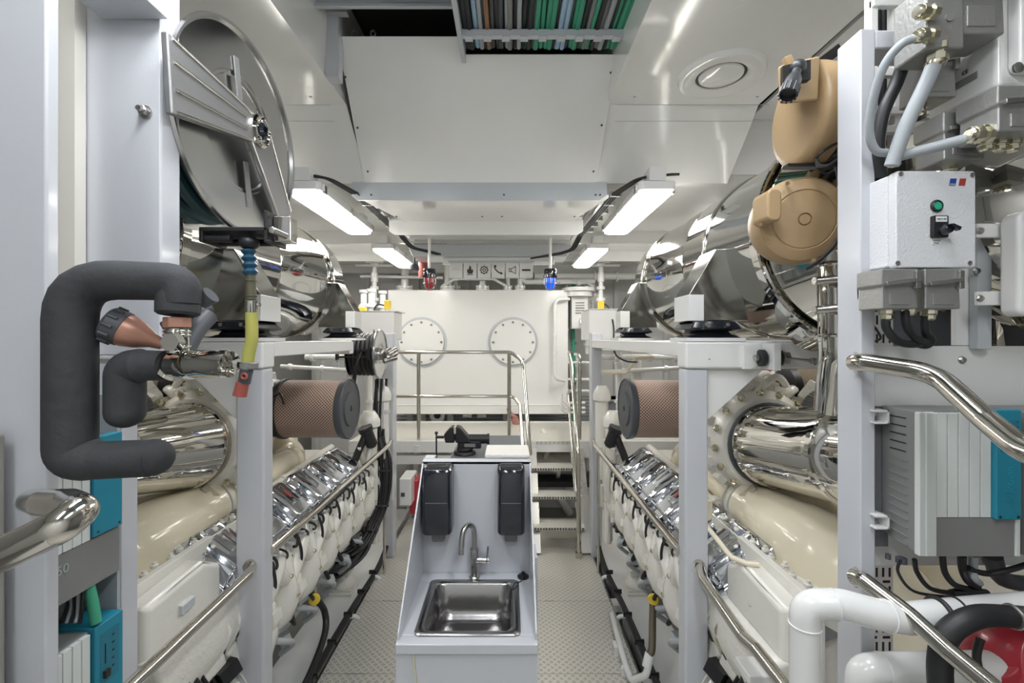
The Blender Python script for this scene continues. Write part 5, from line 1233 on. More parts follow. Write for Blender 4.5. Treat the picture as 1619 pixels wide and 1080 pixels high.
m = M(); m.tube([P(140,925,1.14),P(146,950,1.14),P(152,985,1.14)],.012,10,sm=4); tag(m.build('cable', GREEN),'green cable between the two teal chargers','cable')
for k in range(5):
    m = M(); m.tube([P(100+8*k,930,1.12),P(108+5*k,950+6*k,1.13),P(98+7*k,985,1.12)],.004,8,sm=5); tag(m.build('cable', (BLACK,LGREY)[k%2]),('black' if k%2==0 else 'grey')+' cable looping between the two teal chargers','cable',('black' if k%2==0 else 'grey')+' loops between the chargers')

# ================================================================ NEAR RIGHT
YB=1.24
# white frame structure
root = thing('equipment_rack', 'white steel rack frame holding the electrical boxes by the tan hose reels', 'frame', (1.2,1.25,0))
xl=.905
m = M(); m.box(xl,xl+.038,1.17,1.255,-.7,Z(45,1.17)); m.build('post', COOL, root, .004)
m = M(); m.box(xl+.039,1.6,1.172,1.253,Z(45,1.17)-.05,Z(45,1.17)-.001); m.build('top_bar', COOL, root, .006)
m = M(); m.box(xl+.035,1.9,1.225,1.24,Z(893,1.23),Z(547,1.23)); m.build('back_plate', WHITE, root, .002)
m = M(); m.box(X(1503,1.24),X(1533,1.24),1.226,1.239,Z(546,1.24),Z(300,1.24)); m.build('upright_strap', WHITE, root)
m = M(); m.box(X(1534,1.22),X(1556,1.22),1.20,1.224,Z(552,1.22),Z(255,1.22)); m.build('upright_strap', GREYP, root, .002)
m = M()
for u,v in ((1544,318),(1544,365),(1542,429),(1546,472),(1520,569),(1360,886)): m.bolt(P(u,v,1.20 if v<560 else 1.225),(0,-1,0),.0075,.008)
m.build_each('bolt', STEEL, root)
for k,(va,vb) in enumerate(((88,195),(900,1030))):
    pass
# perforated strips
def perf(x0,x1,z0,z1,Y,parent,nm='perforated_strip'):
    m = M(); cols=3; w=(x1-x0)
    m.box(x0,x1,Y,Y+.004,z0,z1); o=m.build(nm, WHITE, parent)
    m = M(); z=z0+.01; r_=0
    while z<z1-.02:
        if r_%2==0:
            for i in range(4): m.box(x0+w*(i+.3)/4,x0+w*(i+.6)/4,Y-.001,Y+.003,z,z+.026)
            z+=.036
        else:
            for i in range(2): m.box(x0+w*(i+.2)/2,x0+w*(i+.75)/2,Y-.001,Y+.003,z,z+.007)
            z+=.017
        r_+=1
    m.build('slot', INK, o)
perf(X(1371,1.3),X(1412,1.3),Z(1035,1.3),Z(890,1.3),1.3,root)
perf(X(1372,1.3),X(1412,1.3),Z(548,1.3),Z(480,1.3),1.3,root)
# wall behind rack: cable ladder (upper) and dark cables
m = M()
for u in (1378,1415): m.box(X(u,1.35),X(u,1.35)+.02,1.35,1.38,Z(260,1.35),Z(-40,1.35))
for v in (0,110,170,200): m.box(X(1378,1.35),X(1445,1.35),1.34,1.36,Z(v+12,1.35),Z(v,1.35))
tag(m.build('cable_ladder', WHITE, None, .002),'white cable ladder behind the grey connectors','rack')
for k in range(12):
    u=1385+k*7; m = M(); m.tube([P(u,-40,1.42),P(u+3,90,1.42),P(u-4,200,1.42),P(u+10,280,1.42)],.010,8,sm=5); tag(m.build('cable', (BLACK,DKGR)[k%2]),('black' if k%2==0 else 'dark grey')+' cable running down behind the cable ladder','cable',('black' if k%2==0 else 'dark grey')+' cables behind the ladder')
random.seed(9)
for k in range(9):
    m = M(); v=235+k*8; m.tube([P(1560,v,1.33),P(1600,v+3,1.33),P(1680,v-3,1.33)],.0085,8,sm=4); tag(m.build('cable', (BLACK,GREY,DKGR)[k%3]),('black','mid grey','dark grey')[k%3]+' cable running sideways above the rounded white box','cable',('black','mid grey','dark grey')[k%3]+' sideways cables')
m = M(); m.box(X(1558,1.30),X(1680,1.30),1.28,1.34,Z(296,1.3),Z(291,1.3)); tag(m.build('cable_shelf', WHITE),'narrow white shelf bar under the sideways cables','shelf')
# chrome pipes behind the rack
for k,(u,r_,l) in enumerate(((1580,.05,'vertical chrome pipe behind the rounded white box, nearer the strap'),(1612,.04,'vertical chrome pipe behind the rounded white box, farther from the strap'),(1475,.05,'vertical chrome pipe behind the grey cable glands'))):
    m = M(); m.cyl(P(u,600,1.6),P(u,300,1.6),r_); 
    for v in (330,420,540): m.torus(P(u,v,1.6),(0,0,1),r_,.006)
    tag(m.build('exhaust_riser', CHROME),l,'pipe')
# rod studs next to the tan reel
for k,(v,l) in enumerate(((325,'upper'),(468-0,'middle'))):
    vv=(444,490)[k]
    m = M(); m.cyl(P(1292,vv,1.5),P(1330,vv-3,1.45),.013); m.cyl(P(1287,vv,1.5),P(1293,vv,1.5),.012)
    m.lathe([(.013,0),(.013,.008)],P(1291,vv,1.5),(-1,0,0),6); tag(m.build('threaded_stud', STEEL),('upper' if k==0 else 'lower')+' steel stud sticking out from the rack post under the round tan reel','bolt')

# big enclosure top right
root = thing('electrical_enclosure', 'large white electrical enclosure with a rounded door at the top of the rack', 'enclosure', P(1560,150,1.15))
xe=X(1465,1.24)
m = M(); m.box(xe,xe+.5,1.06,1.24,2.635,3.2); m.build('body', WHITE, root, .012, seg=3)
m = M(); m.rbox((xe+.02+.24,1.045,2.66+.25),(.48,.03,.50),.02); dr_=m.build('door', WHITE, root, .006)
m = M(); c_=P(1608,108,1.03); m.lathe([(.012,0),(.012,-.004),(.010,-.005)],c_,(0,1,0),20); m.build('lock', STEEL, dr_)
m = M(); m.box(xe-.002,xe+.001,1.105,1.17,2.682,2.699)
lb=m.build('type_label', GREY, root)
text('CE', .013,(xe-.003,1.133,2.711),(PI/2,0,-PI/2),INK,root)
# grey connectors (cast aluminium)
def connector(pos, size, lab, gl, flip=False, rot=(0,0,0)):
    root = thing('connector_housing', lab, 'connector', pos)
    pos=Vector(pos); w,d,h=size
    m = M(); m.loft([[pos+Vector((a*w/2,b*d/2,0)) for a,b in ((-1,-1),(1,-1),(1,1),(-1,1))],[pos+Vector((a*w/2*.96,b*d/2*.96,h*.55)) for a,b in ((-1,-1),(1,-1),(1,1),(-1,1))],[pos+Vector((a*w/2*1.06,b*d/2*1.06,h*.6)) for a,b in ((-1,-1),(1,-1),(1,1),(-1,1))],[pos+Vector((a*w/2*1.06,b*d/2*1.06,h)) for a,b in ((-1,-1),(1,-1),(1,1),(-1,1))]]); m.build('housing', ALU, root, .004)
    m = M(); m.box(pos.x-w*.30,pos.x+w*.30,pos.y-d/2-.002,pos.y-d/2+.004,pos.z+h*.1,pos.z+h*.4); m.build('raised_plate', ALU, root, .002)
    m = M(); m.bar(pos+Vector((-w*.45,-d*.56,h*.62)),pos+Vector((w*.45,-d*.62,h*.72)),.01,h*.12,up=(0,1,0)); m.box(pos.x+w*.35,pos.x+w*.5,pos.y-d*.64,pos.y-d*.5,pos.z+h*.5,pos.z+h*.95); m.build('locking_lever', STEEL, root, .002)
    if gl:
        m = M()
        for g in gl:
            g=Vector(g); m.group(True); m.lathe([(.016,0),(.016,.01),(.0135,.012),(.0135,.022),(.010,.026)],pos+g,(0,0,-1),8); m.torus(pos+g+Vector((0,0,-.012)),(0,0,1),.0145,.002,20,6); m.group(False)
        m.build_each('cable_gland', BRASS, root)
    return root
def gland(m, p, d, r=.016):
    p, d = Vector(p), Vector(d).normalized(); m.group(True)
    m.lathe([(r*1.05,-.004),(r*1.05,.010)],p,d,8); m.lathe([(r*.8,.010),(r*.8,.018),(r,.020),(r,.034)],p,d,8); m.lathe([(r*.9,.034),(r*.85,.040),(r*.62,.044)],p,d,20); m.group(False)
# upper connector pair
connector(P(1520,60,1.08)+Vector((-.0,0,-.02)),(.11,.09,.16),'cast grey connector housing at the very top, fixed to the enclosure side',[])
root = thing('connector_housing','cast grey connector housing standing out with two side glands at the top', 'connector', P(1480,80,1.05))
m = M(); m.box(X(1452,1.05),X(1512,1.05),1.03,1.12,Z(85,1.05),Z(-20,1.05)); m.box(X(1415,1.15),X(1455,1.1),1.08,1.16,Z(55,1.1),Z(28,1.1)); m.build('housing', ALU, root, .006)
m = M(); gland(m,P(1476,20,1.02),Vector((-1,-.1,0))); gland(m,P(1474,56,1.02),Vector((-1,-.1,-.1))); gland(m,P(1482,76,1.05),Vector((-.1,0,-1)),.022); gland(m,P(1436,72,1.12),Vector((-.1,0,-1)),.014); m.build_each('cable_gland', BRASS, root)
m = M(); m.cyl(P(1500,28,1.03)+Vector((0,.0,0)),P(1500,28,1.03)+Vector((0,-.003,0)),.009); m.build('rating_mark', GREY, root)
connector(P(1465,165,1.16),(.085,.07,.13),'cast grey connector housing beneath the top ones, beside the enclosure corner',[(-.02,0,0)])
connector(P(1500,262,1.14),(.10,.08,.115),'cast grey connector housing under the enclosure, behind the control box top',[(.0,0,0)])
connector(P(1590,222,1.04),(.13,.09,.10),'cast grey connector housing under the enclosure with three glands in a row',[(-.045,0,0),(-.015,0,0),(.015,0,0)])
root=thing('cable','light grey cable sweeping from the top connector gland down behind the control box','cable',P(1400,200,1.1))
m = M(); m.tube([P(1458,58,1.02),P(1425,70,1.03),P(1395,110,1.06),P(1377,175,1.10),P(1375,215,1.12),P(1385,238,1.13),P(1402,242,1.13)],.0095,12,sm=6); m.build('sheath', LGREY, root)
root=thing('cable','thick light grey cable slanting down from the large gland to the control box','cable',P(1440,200,1.1))
m = M(); m.tube([P(1478,98,1.05),P(1465,130,1.06),P(1432,200,1.08),P(1410,262,1.10)],.0155,14,sm=6); m.build('sheath', LGREY, root)
root=thing('cable','thick black cable hanging between the two light grey ones at the rack top','cable',P(1400,200,1.15))
m = M(); m.tube([P(1433,85,1.12),P(1418,130,1.14),P(1398,175,1.15),P(1389,225,1.16),P(1393,280,1.17)],.0145,14,sm=6); m.build('sheath', BLACK, root)
root=thing('cable','light grey cable running nearly level into the side gland above the control box','cable',P(1480,235,1.08))
m = M(); m.tube([P(1560,212,1.02),P(1535,218,1.03),P(1480,232,1.06),P(1425,246,1.10)],.012,14,sm=6); m.build('sheath', LGREY, root)
m = M(); gland(m,P(1562,211,1.02),Vector((-1,.05,-.1)),.020); m.build_each('cable_gland', BRASS, root)

# control box -----------------------------------------------------
Y=1.09; xa,xb=X(1417,Y),X(1543,Y); zt,zb=Z(270,Y),Z(423,Y)
root = thing('control_box', 'white textured control box with a green button and black rotary switch', 'control box', ((xa+xb)/2,Y+.07,zb))
TEX = mat('textured_white',(.76,.77,.79),.3,bump=.35,bscale=220)
m = M(); m.box(xa,xb,Y+.025,1.225,zb+.004,zt-.002); m.build('body', TEX, root, .006, seg=3)
m = M(); m.rbox(((xa+xb)/2,Y+.012,(zt+zb)/2),(xb-xa,.024,zt-zb),.008); lid=m.build('lid', TEX, root, .003, seg=3)
m = M()
for u,v in ((1424,275),(1537,277),(1419,416),(1533,416)): c_=P(u,v,Y); m.lathe([(.0055,0),(.0055,.002),(.003,.002),(.003,.0012)],c_,(0,-1,0),16)
m.build_each('lid_screw', STEEL, lid)
c_=P(1480,326,Y)
m = M(); m.lathe([(.0145,0),(.0145,.004),(.011,.007),(.010,.004)],c_,(0,-1,0),32); bt=m.build('button_bezel', BLACK, lid)
m = M(); m.lathe([(.0095,.002),(.0095,.005),(.001,.006)],c_,(0,-1,0),28); m.build('green_button', GREENB, bt)
c_=P(1482,362,Y)
m = M(); m.rbox(c_+Vector((0,-.005,.004)),(.036,.010,.052),.003); sw=m.build('switch_plate', BLACK, lid, .001)
m = M(); m.obox(c_+Vector((0,-.0105,.021)),(.026,.001,.013)); lbp=m.build('switch_label', mat('label_white',(.8,.8,.8),.5), sw)
m = M(); m.obox(c_+Vector((-.0065,-.0113,.021)),(.008,.0006,.0022)); m.obox(c_+Vector((.0005,-.0113,.021)),(.0022,.0006,.0022)); m.obox(c_+Vector((.0075,-.0113,.021)),(.006,.0006,.0022)); m.build_each('print_mark', INK, lbp)
m = M(); m.lathe([(.012,0),(.012,.01),(.009,.02)],c_+Vector((.003,-.010,-.006)),(0,-1,0),24); m.prism([c_+Vector((-.006,-.026,.003)),c_+Vector((.018,-.026,-.012)),c_+Vector((.022,-.026,-.004)),c_+Vector((.004,-.026,.004))],(0,-.012,0)); m.build('rotary_knob', BLKG, sw, .001)
m = M(); m.obox(c_+Vector((-.004,-.001,-.031)),(.020,.001,.012)); l2=m.build('name_label', mat('label_white',(.8,.8,.8),.5), lid)
text('Priming\nPump', .0052, c_+Vector((-.004,-.002,-.031)), (PI/2,0,0), INK, l2, ext=.0002)
for k,(u,mm) in enumerate(((1506,BLUEI),(1521,REDI))):
    m = M(); q_=P(u,288,Y); m.prism([q_+Vector((-.0085,0,-.0085)),q_+Vector((.0065,0,-.0085)),q_+Vector((.0095,0,.0085)),q_+Vector((-.0055,0,.0085))],(0,-.0008,0)); fg=m.build('logo_mark', mm, lid)
    if k==0: text('mtu', .0075, q_+Vector((-.001,-.001,-.005)), (PI/2,0,0), mat('label_white',(.8,.8,.8),.5), fg, ext=.0002)
m = M(); gp=P(1364,421,1.2); m.box(gp.x-.012,gp.x+.02,1.19,1.21,gp.z-.004,gp.z+.004); m.cyl(gp,gp+Vector((0,0,-.015)),.006); m.build('earth_lug', BRASS, root)
m = M(); m.tube([P(1361,430,1.19),P(1357,455,1.18),P(1362,490,1.18),P(1385,520,1.18),P(1392,535,1.18),P(1378,541,1.2)],.0028,8,sm=5); m.build('earth_wire', BLACK, root)
# connectors under the control box
for k,(u,l) in enumerate(((1402,'cast connector plugged under the control box, nearer the rack post'),(1468,'cast connector plugged under the control box, nearer the strap'))):
    c_=P(u,490,1.12); connector(c_,(.085,.075,.095),l,[(.0,0,0)])
    m = M(); 
    if k==0: pts=[P(1400,500,1.12),P(1402,520,1.12),P(1420,540,1.12),P(1448,544,1.13),P(1465,535,1.14)]
    else: pts=[P(1462,500,1.12),P(1463,525,1.13),P(1472,536,1.14),P(1464,546,1.15),P(1440,541,1.16)]
    m.tube(pts,.0095,12,sm=6); tag(m.build('cable', BLACK),'black cable leaving the connector under the control box, '+('nearer the rack post' if k==0 else 'nearer the strap'),'cable')
m = M(); c_=P(1438,480,1.12); m.cyl(c_+Vector((0,0,.05)),c_,.012); m.lathe([(.015,0),(.015,.02),(.010,.03)],c_,(0,0,-1),8); root=m.build('cable_gland', BRASS); tag(root,'single brass cable gland between the two connectors under the control box','gland')
m = M(); m.tube([P(1431,492,1.11),P(1433,515,1.11),P(1445,532,1.12),P(1464,543,1.12)],.009,12,sm=6); m.build('cable', BLACK, root)
# dark sheet standing in for the shade of the opening behind
m = M(); m.box(X(1365,1.5),X(1545,1.5),1.5,1.52,Z(560,1.5),Z(420,1.5)); tag(m.build('backing_plate', GREYB),'dark sheet added as the shade of the opening behind the control box connectors','plate')

# rounded white box with straps
Y=1.10; root = thing('junction_box', 'white box with rounded corners held by two strap lugs at the picture edge', 'box', P(1600,480,Y))
m = M(); m.rbox((X(1577,Y+.05)+.12,Y+.025,(Z(332,Y)+Z(500,Y))/2),(.24,.05,Z(332,Y)-Z(500,Y)),.022); m.build('body', WHITE, root, .012, seg=3)
for v in (365,472):
    m = M(); a_=P(1542,v,1.16); m.box(a_.x,a_.x+.09,1.155,1.165,a_.z-.018,a_.z+.018); lg=m.build('strap_lug', WHITE, root, .003)
    m = M(); m.bolt(P(1549,v,1.155),(0,-1,0),.007,.006); m.build_each('bolt', STEEL, lg)

# inverters -------------------------------------------------------
Yf,Yk=1.08,1.19
xa,xm,xb=X(1453,Yf),X(1480,Yf),X(1612,Yf); zt,zb=Z(651,Yf),Z(880,Yf)
root = thing('inverter', 'grey and white inverter with a teal panel beneath the polished handrail', 'inverter', ((xa+xb)/2,1.14,zb))
m = M(); m.prism([(xa,Yk,zb+.018),(xa,Yk,zt),(xa,Yf+.01,zt),(xa,Yf+.01,zb+.002),],(.14,0,0)); m.box(xa+.05,xb-.004,Yf+.008,Yk,zb+.004,zt-.001); bd=m.build('housing', GREY, root, .004)
m = M()
for k in range(15):
    z=zt-.022-k*.0205
    if k<5: m.box(xa-.0006,xa+.0006,Yf+.035,Yk-.028,z-.0015,z+.0015)
sl=m.build('vent_slot', INK, bd)
m = M()
for k in range(5,16):
    z=zt-.022-k*.0205; m.bar((xa-.0004,Yf+.03,z-.002),(xa-.0004,Yk-.026,z+.002),.003,.0035)
m.build('louvre', GREY, bd)
m = M(); m.box(xa,xa+.016,Yf-.001,Yf+.014,zb,zt-.0015); m.box(xa+.014,xm,Yf-.003,Yf+.012,zb,zt-.0015); m.box(xb-.012,xb,Yf-.003,Yf+.02,zb,zt-.0015); m.build_each('corner_profile', GROOV, root, .003)
xt=X(1567,Yf); zg=Z(818,Yf)
m = M(); n_=5; w_=(xt-xm)/n_
for i in range(n_): m.box(xm+i*w_+.001,xm+(i+1)*w_-.0008,Yf-.001,Yf+.010,zg,zt-.003)
m.build('ribbed_front', GROOV, root, .0012)
m = M(); m.box(xm,xb-.012,Yf,Yf+.01,zb,zg-.001); lo=m.build('lower_cover', GREY, root, .001)
m = M(); m.box(xt,xb-.008,Yf-.012,Yf+.012,zg-.002,zt+.006); tp=m.build('teal_panel', TEAL, root, .003)
m = M(); m.bolt((xt+.009,Yf-.012,zg+.005),(0,-1,0),.0028,.001); m.bolt((xb-.016,Yf-.012,zg+.005),(0,-1,0),.0028,.001)
for k in range(4): m.obox((xb-.018,Yf-.012,zt-.022-.012*k),(.004,.002,.003))
m.build('detail', INK, tp)
m = M(); m.obox(((xt+xb-.008)/2,Yf-.0125,zt-.055),(.040,.001,.075)); m.build('window', mat('teal_dark',(.02,.17,.24),.3), tp)
text('Victron', .026, ((xt+xb)/2-.002,Yf-.0125,zg+.085), (PI/2,-PI/2,0), mat('teal_emboss',(.02,.27,.36),.4), tp, ext=.0006)
m = M(); m.box(X(1372,1.2),X(1400,1.2),1.19,1.205,Z(862,1.2),Z(642,1.2)); m.build('mounting_flange', mat('flange_grey',(.14,.14,.15),.4), root, .002)
m = M()
for v in (652,826): m.bolt(P(1383,v,1.19),(0,-1,0),.009,.008)
m.build_each('flange_bolt', STEEL, root)
for v,vv in ((650,664),(808,830)):
    m = M(); a_=P(1354,v,1.215); m.box(a_.x,a_.x+.035,1.15,1.215,a_.z-.022,a_.z-.018); m.box(a_.x,a_.x+.035,1.15,1.215,a_.z+.008,a_.z+.012); m.box(a_.x+.03,a_.x+.034,1.15,1.215,a_.z-.022,a_.z+.012); m.build_each('channel', WHITE, root)
m = M(); m.cyl(P(1404,876,1.16),P(1404,884,1.16),.006); m.cyl(P(1425,882,1.14),P(1425,890,1.14),.012); m.build('gland', DKGR, root)
root = thing('inverter', 'second inverter mostly cut by the picture edge beside the teal panel', 'inverter', P(1640,760,1.15))
m = M(); x_=X(1618,Yf)+.004; m.box(x_,x_+.24,Yf,Yk,zb,zt); m.build('housing', GREY, root, .004)
m = M(); m.box(x_,x_+.04,Yf-.01,Yf,zb+.1,zt); m.build('ribbed_front', GROOV, root, .002)
# inverter cables
cs=[((1424,885),(1420,905),(1445,935),(1500,944)),((1446,885),(1450,905),(1470,930),(1505,938)),((1490,878),(1494,905),(1510,925),(1535,932)),((1521,878),(1522,900),(1530,918),(1545,928)),((1540,878),(1538,900),(1540,915),(1548,922)),((1530,898),(1560,907),(1600,900),(1660,880))]
for k,pts in enumerate(cs):
    m = M(); m.tube([P(u,v,1.13+.01*(i%2)) for i,(u,v) in enumerate(pts)],(.0035,.0055,.007,.009,.009,.007)[k],10,sm=6)
    tag(m.build('cable', BLACK if k!=4 else LGREY),('thin black cable looping below the inverter side','black cable curving from the inverter corner','black cable dropping under the grey cover, nearest the corner','thick black cable dropping under the middle of the inverter','thick grey cable dropping under the teal panel','black cable running off past the second inverter')[k],'cable')
m = M(); m.tube([P(1505,940,1.14),P(1530,936,1.14),P(1560,940,1.14)],.012,10,sm=5); tag(m.build('cable_bundle', BLACK),'short tied bundle where the inverter cables meet','cable')
m = M(); m.tube([P(1570,880,1.2),P(1585,915,1.2),P(1640,925,1.2)],.02,12,sm=5); tag(m.build('hose', DKGR),'thick dark hose curving at the edge under the second inverter','hose')
# handrails near right
root = thing('handrail', 'thick polished steel handrail sloping across the teal inverter', 'handrail', P(1480,600,1.1))
m = M(); m.tube([P(1352,573,1.16),P(1362,572,1.13),P(1478,590,1.02),P(1560,665,.88),P(1622,715,.79),P(1700,735,.72)],.0215,24,fil=.10); m.build('rail', RAILM, root, angle=60)
m = M(); m.lathe([(.027,0),(.027,.006),(.022,.010)],P(1350,573,1.17),(1,-.6,0),24); m.build('socket', RAILM, root)
root = thing('handrail', 'polished steel handrail sloping down over the white pipe to the red pump', 'handrail', P(1450,980,1.1))
m = M(); m.tube([P(1350,912,1.14),P(1362,915,1.12),P(1440,975,1.02),P(1500,1030,.95),P(1620,1130,.84)],.0195,24,fil=.10); m.build('rail', RAILM, root, angle=60)
m = M(); m.lathe([(.025,0),(.025,.006),(.02,.010)],P(1350,912,1.155),(1,-.6,0),24); m.build('socket', RAILM, root)
# white pipes low right
root = thing('coolant_pipe', 'thick white pipe rising and bending level in front of the rack post', 'pipe', P(1273,1080,1.08))
m = M(); m.tube([P(1273,1400,1.08),P(1273,1000,1.08),P(1273,955,1.08),P(1330,955,1.06),P(1390,972,1.04),P(1430,978,1.04),P(1560,966,1.06),P(1700,955,1.08)],.0335,28,fil=.075); m.build('tube', WHITE, root, angle=60)
m = M()
for u,v,yy,d in ((1273,988,1.08,(0,0,1)),(1318,956,1.063,(1,-.1,0)),(1402,974,1.04,(1,0,-.1))): m.torus(P(u,v,yy),d,.0335,.0022,36,8)
m.build_each('weld', WHITE, root)
m = M(); m.torus(P(1486,973,1.05),(1,0,.05),.036,.006,32,8); m.torus(P(1513,970,1.055),(1,0,.05),.035,.003,32,8); m.build('pipe_clamp', BLACK, root)
root = thing('coolant_pipe', 'second thick white pipe bending level below the first, by the picture bottom', 'pipe', P(1370,1080,1.1))
m = M(); m.tube([P(1362,1400,1.12),P(1362,1100,1.12),P(1362,1058,1.12),P(1420,1056,1.11),P(1700,1052,1.12)],.034,28,fil=.07); m.build('tube', WHITE, root, angle=60)
m = M(); m.torus(P(1395,1057,1.115),(1,0,0),.034,.002,36,8); m.build_each('weld', WHITE, root)
m = M(); m.tube([P(1490,1120,.98),P(1486,1050,.98),P(1500,1000,.98),P(1545,975,.98),P(1600,975,1.0)],.0225,20,sm=6); rb=m.build('hose', BLACK); tag(rb,'thick black rubber hose arching over the red pump','hose')
m = M(); m.cyl(P(1596,975,1.0),P(1630,978,1.0),.024); m.torus(P(1602,975,1.0),(1,0,0),.0245,.002); m.build('metal_end', STEEL, rb)
root = thing('pump', 'red painted pump casing partly hidden under the black hose', 'pump', P(1600,1040,1.12))
m = M(); m.lathe([(.001,-.08),(.08,-.08),(.105,-.06),(.115,-.02),(.115,.03),(.10,.07),(.06,.09)],P(1612,1042,1.15),(.2,-1,.25),40); m.cyl(P(1570,1040,1.12),P(1612,1090,1.12),.05); m.build('casing', RED, root, .004, angle=50)
m = M(); m.tube([P(1550,1010,1.03),P(1544,1040,1.03),P(1556,1075,1.03),P(1580,1090,1.03)],.008,10,sm=5); m.build('cable', BLACK, root)
m = M(); m.box(X(1600,1.25),X(1680,1.25),1.15,1.25,Z(955,1.25),Z(925,1.25)); tag(m.build('pipe_bracket', WHITE, None,.004),'small white bracket above the red pump','bracket')
m = M(); m.box(X(1185,1.5),X(1245,1.5),1.5,1.6,Z(1085,1.5),Z(1070,1.5)); tag(m.build('step_plate', WHITE, None,.004),'white plate ledge behind the thick white upright pipe','ledge')
m = M()
for k in range(3): m.rbox((X(1302,1.6),1.6,Z(1075-k*42,1.6)),(.09,.05,.075),.012)
tag(m.build('louvred_cover', LGREY, None,.003),'pale louvred cover seen between the white pipe and the rack post','cover')

# tan hose reels ---------------------------------------------------
# A: edge-on cord reel, axis x
c_=P(1284,180,1.45)
root = thing('cord_reel', 'tan cord reel with a black plug hanging from its mouth, upper one', 'reel', c_)
def outl(x, k):      # side outline in the y-z plane
    pts=[]
    R_=.148*k
    for i in range(28):
        a=2*PI*i/28; pts.append(Vector((x, c_.y+R_*math.cos(a)*1.0, c_.z-.01+R_*math.sin(a)*1.08)))
    return pts
m = M(); m.loft([outl(c_.x-.055,.80),outl(c_.x-.048,.94),outl(c_.x-.035,1.0),outl(c_.x+.0,1.0),outl(c_.x+.022,.98),outl(c_.x+.032,.9),outl(c_.x+.036,.72)]); m.build('shell', TAN, root, .004, angle=50)
m = M(); m.loft([[P(1232,165,1.26),P(1292,160,1.30),P(1292,160,1.42),P(1232,165,1.42)],[P(1230,105,1.25),P(1296,88,1.29),P(1296,88,1.44),P(1230,105,1.44)]]); m.build('mouth', TAN, root, .008)
m = M(); m.prism([P(1238,130,1.245),P(1282,125,1.245),P(1282,94,1.245),P(1238,104,1.245)],(0,.02,0)); m.build('mouth_opening', INK, root)
m = M(); m.cyl(c_+Vector((.04,0,0)),c_+Vector((.075,0,0)),.085,.095,n=36); m.build('boss', TAN, root)
m = M(); m.lathe([(.115,0),(.12,.008),(.12,.03),(.10,.04),(.05,.04)],c_+Vector((.07,0,0)),(1,0,0),40); m.build('wall_plate', DKGR, root)
m = M(); pA=P(1262,106,1.24); pB=P(1242,160,1.20); d_=(pB-pA); m.cyl(pA,pA+d_*.35,.012); m.lathe([(.014,0),(.020,.02),(.022,.05),(.022,.075),(.019,.078),(.017,.065)],pA+d_*.25,d_,28)
for k in range(12):
    a=2*PI*k/12; x__,y__=frame_of(d_); m.cyl(pA+d_*.6+(x__*math.cos(a)+y__*math.sin(a))*.022,pA+d_*.85+(x__*math.cos(a)+y__*math.sin(a))*.022,.0025,n=6)
m.ball(pA,.020); m.build('plug', mat('plug_black',(.035,.037,.042),.4), root)
m = M(); m.bar(P(1241,101,1.26),P(1252,96,1.26),.02,.03); m.build('top_lug', TAN, root, .003)
m = M(); m.bar(P(1290,105,1.50),P(1330,75,1.45),.03,.006,up=(0,1,.3)); m.build('wall_bracket', INK, root)
m = M(); m.box(X(1240,1.44),X(1330,1.4),1.42,1.45,Z(262,1.44)-.01,Z(262,1.44)); m.tube([P(1290,250,1.38),P(1295,262,1.36),P(1310,262,1.34),P(1325,252,1.34)],.006,8,sm=5); m.tube([P(1325,225,1.36),P(1300,240,1.36),P(1290,255,1.38),P(1305,275,1.40),P(1328,262,1.38)],.004,8,sm=5); m.build('cable', BLACK, root)
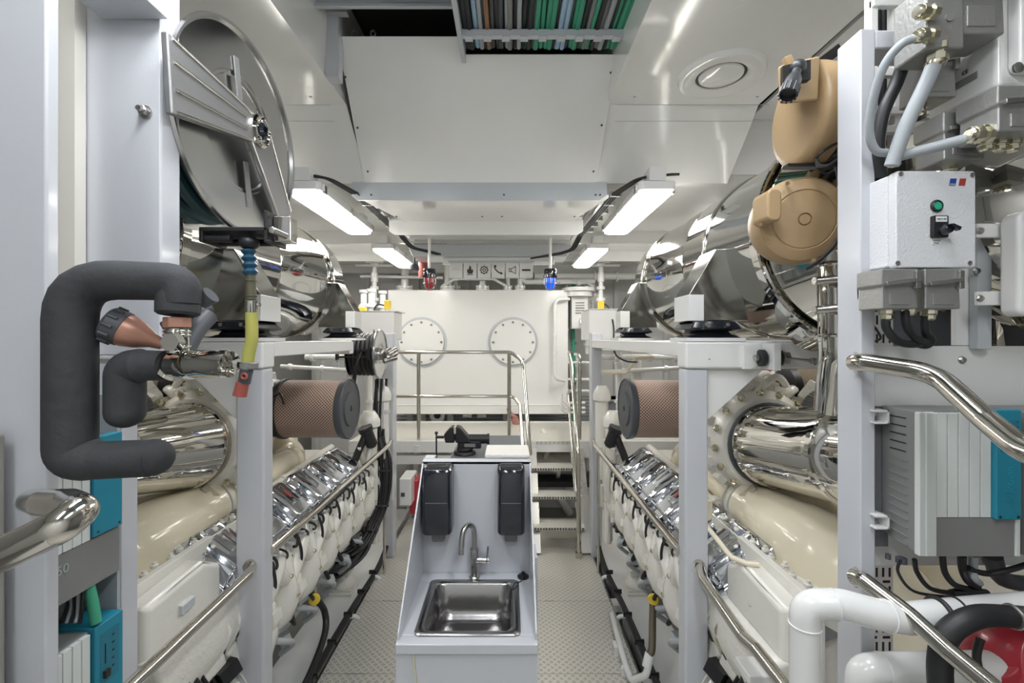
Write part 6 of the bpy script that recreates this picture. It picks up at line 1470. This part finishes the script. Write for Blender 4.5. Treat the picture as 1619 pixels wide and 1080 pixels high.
# B: facing reel
c2=P(1266,349,1.46)
root = thing('hose_reel', 'round tan plastic hose reel facing the aisle, below the cord reel', 'reel', c2)
ax=Vector((-.25,-1,-.12)).normalized()
m = M(); m.lathe([(.10,.10),(.128,.095),(.138,.07),(.140,.03),(.136,.0),(.126,-.018),(.10,-.03),(.093,-.031),(.090,-.028),(.087,-.031),(.02,-.036),(.018,-.030),(.015,-.036),(.001,-.036)],c2,-ax,72); m.build('shell', TAN, root, angle=30)
m = M(); q_=P(1212,330,1.42); m.rbox(q_,(.045,.09,.10),.02); m.build('mouth', TAN, root, .008)
m = M(); m.cyl(c2-ax*.10,c2-ax*.14,.12,n=40); m.build('back_plate', BLACK, root)
m = M(); m.tube([P(1322,265,1.36),P(1333,320,1.33),P(1326,375,1.33),P(1300,408,1.36),P(1275,425,1.40)],.0055,10,sm=6); m.build('cable', BLACK, root)
m = M()
for u,v in ((1202,355),(1215,384),(1286,412),(1245,290)): m.cyl(P(u,v,1.40),P(u,v,1.43),.006)
m.build_each('screw', mat('tan_dark',(.25,.16,.08),.5), root)
# link arm chrome bracket by post
m = M(); m.bar(P(1290,262,1.5),P(1345,215,1.45),.05,.01); m.tube([P(1280,270,1.55),P(1320,255,1.5),P(1345,262,1.45)],.006,8,sm=4); m.tube([P(1285,262,1.55),P(1310,240,1.5),P(1340,232,1.45)],.005,8,sm=4)
tag(m.build('cable_loop', BLACK),'loose black cables between the two tan reels and the rack post','cable')
# ================================================================ CAMERA, LIGHT, COLOUR
cd = bpy.data.cameras.new('camera'); cam = bpy.data.objects.new('camera', cd); COL.objects.link(cam)
cam.location = (0,0,EYE); cam.rotation_euler = (PI/2,0,0)
cd.sensor_width = 36; cd.lens = F*36/1619; cd.shift_x = (809.5-U0)/1619; cd.shift_y = (V0-540)/1619
cd.clip_start = .01; SC.camera = cam
w = bpy.data.worlds.new('world'); SC.world = w; w.use_nodes = True
w.node_tree.nodes['Background'].inputs[0].default_value = (1,1,1,1); w.node_tree.nodes['Background'].inputs[1].default_value = .3
SC.view_settings.view_transform = 'Standard'; SC.view_settings.look = 'None'; SC.view_settings.gamma = 1
SC.view_settings.use_curve_mapping = False; SC.view_settings.exposure = 0.40
SC.cycles.use_denoising = True; SC.cycles.max_bounces = 12; SC.cycles.diffuse_bounces = 6; SC.cycles.glossy_bounces = 6
SC.cycles.sample_clamp_indirect = 8
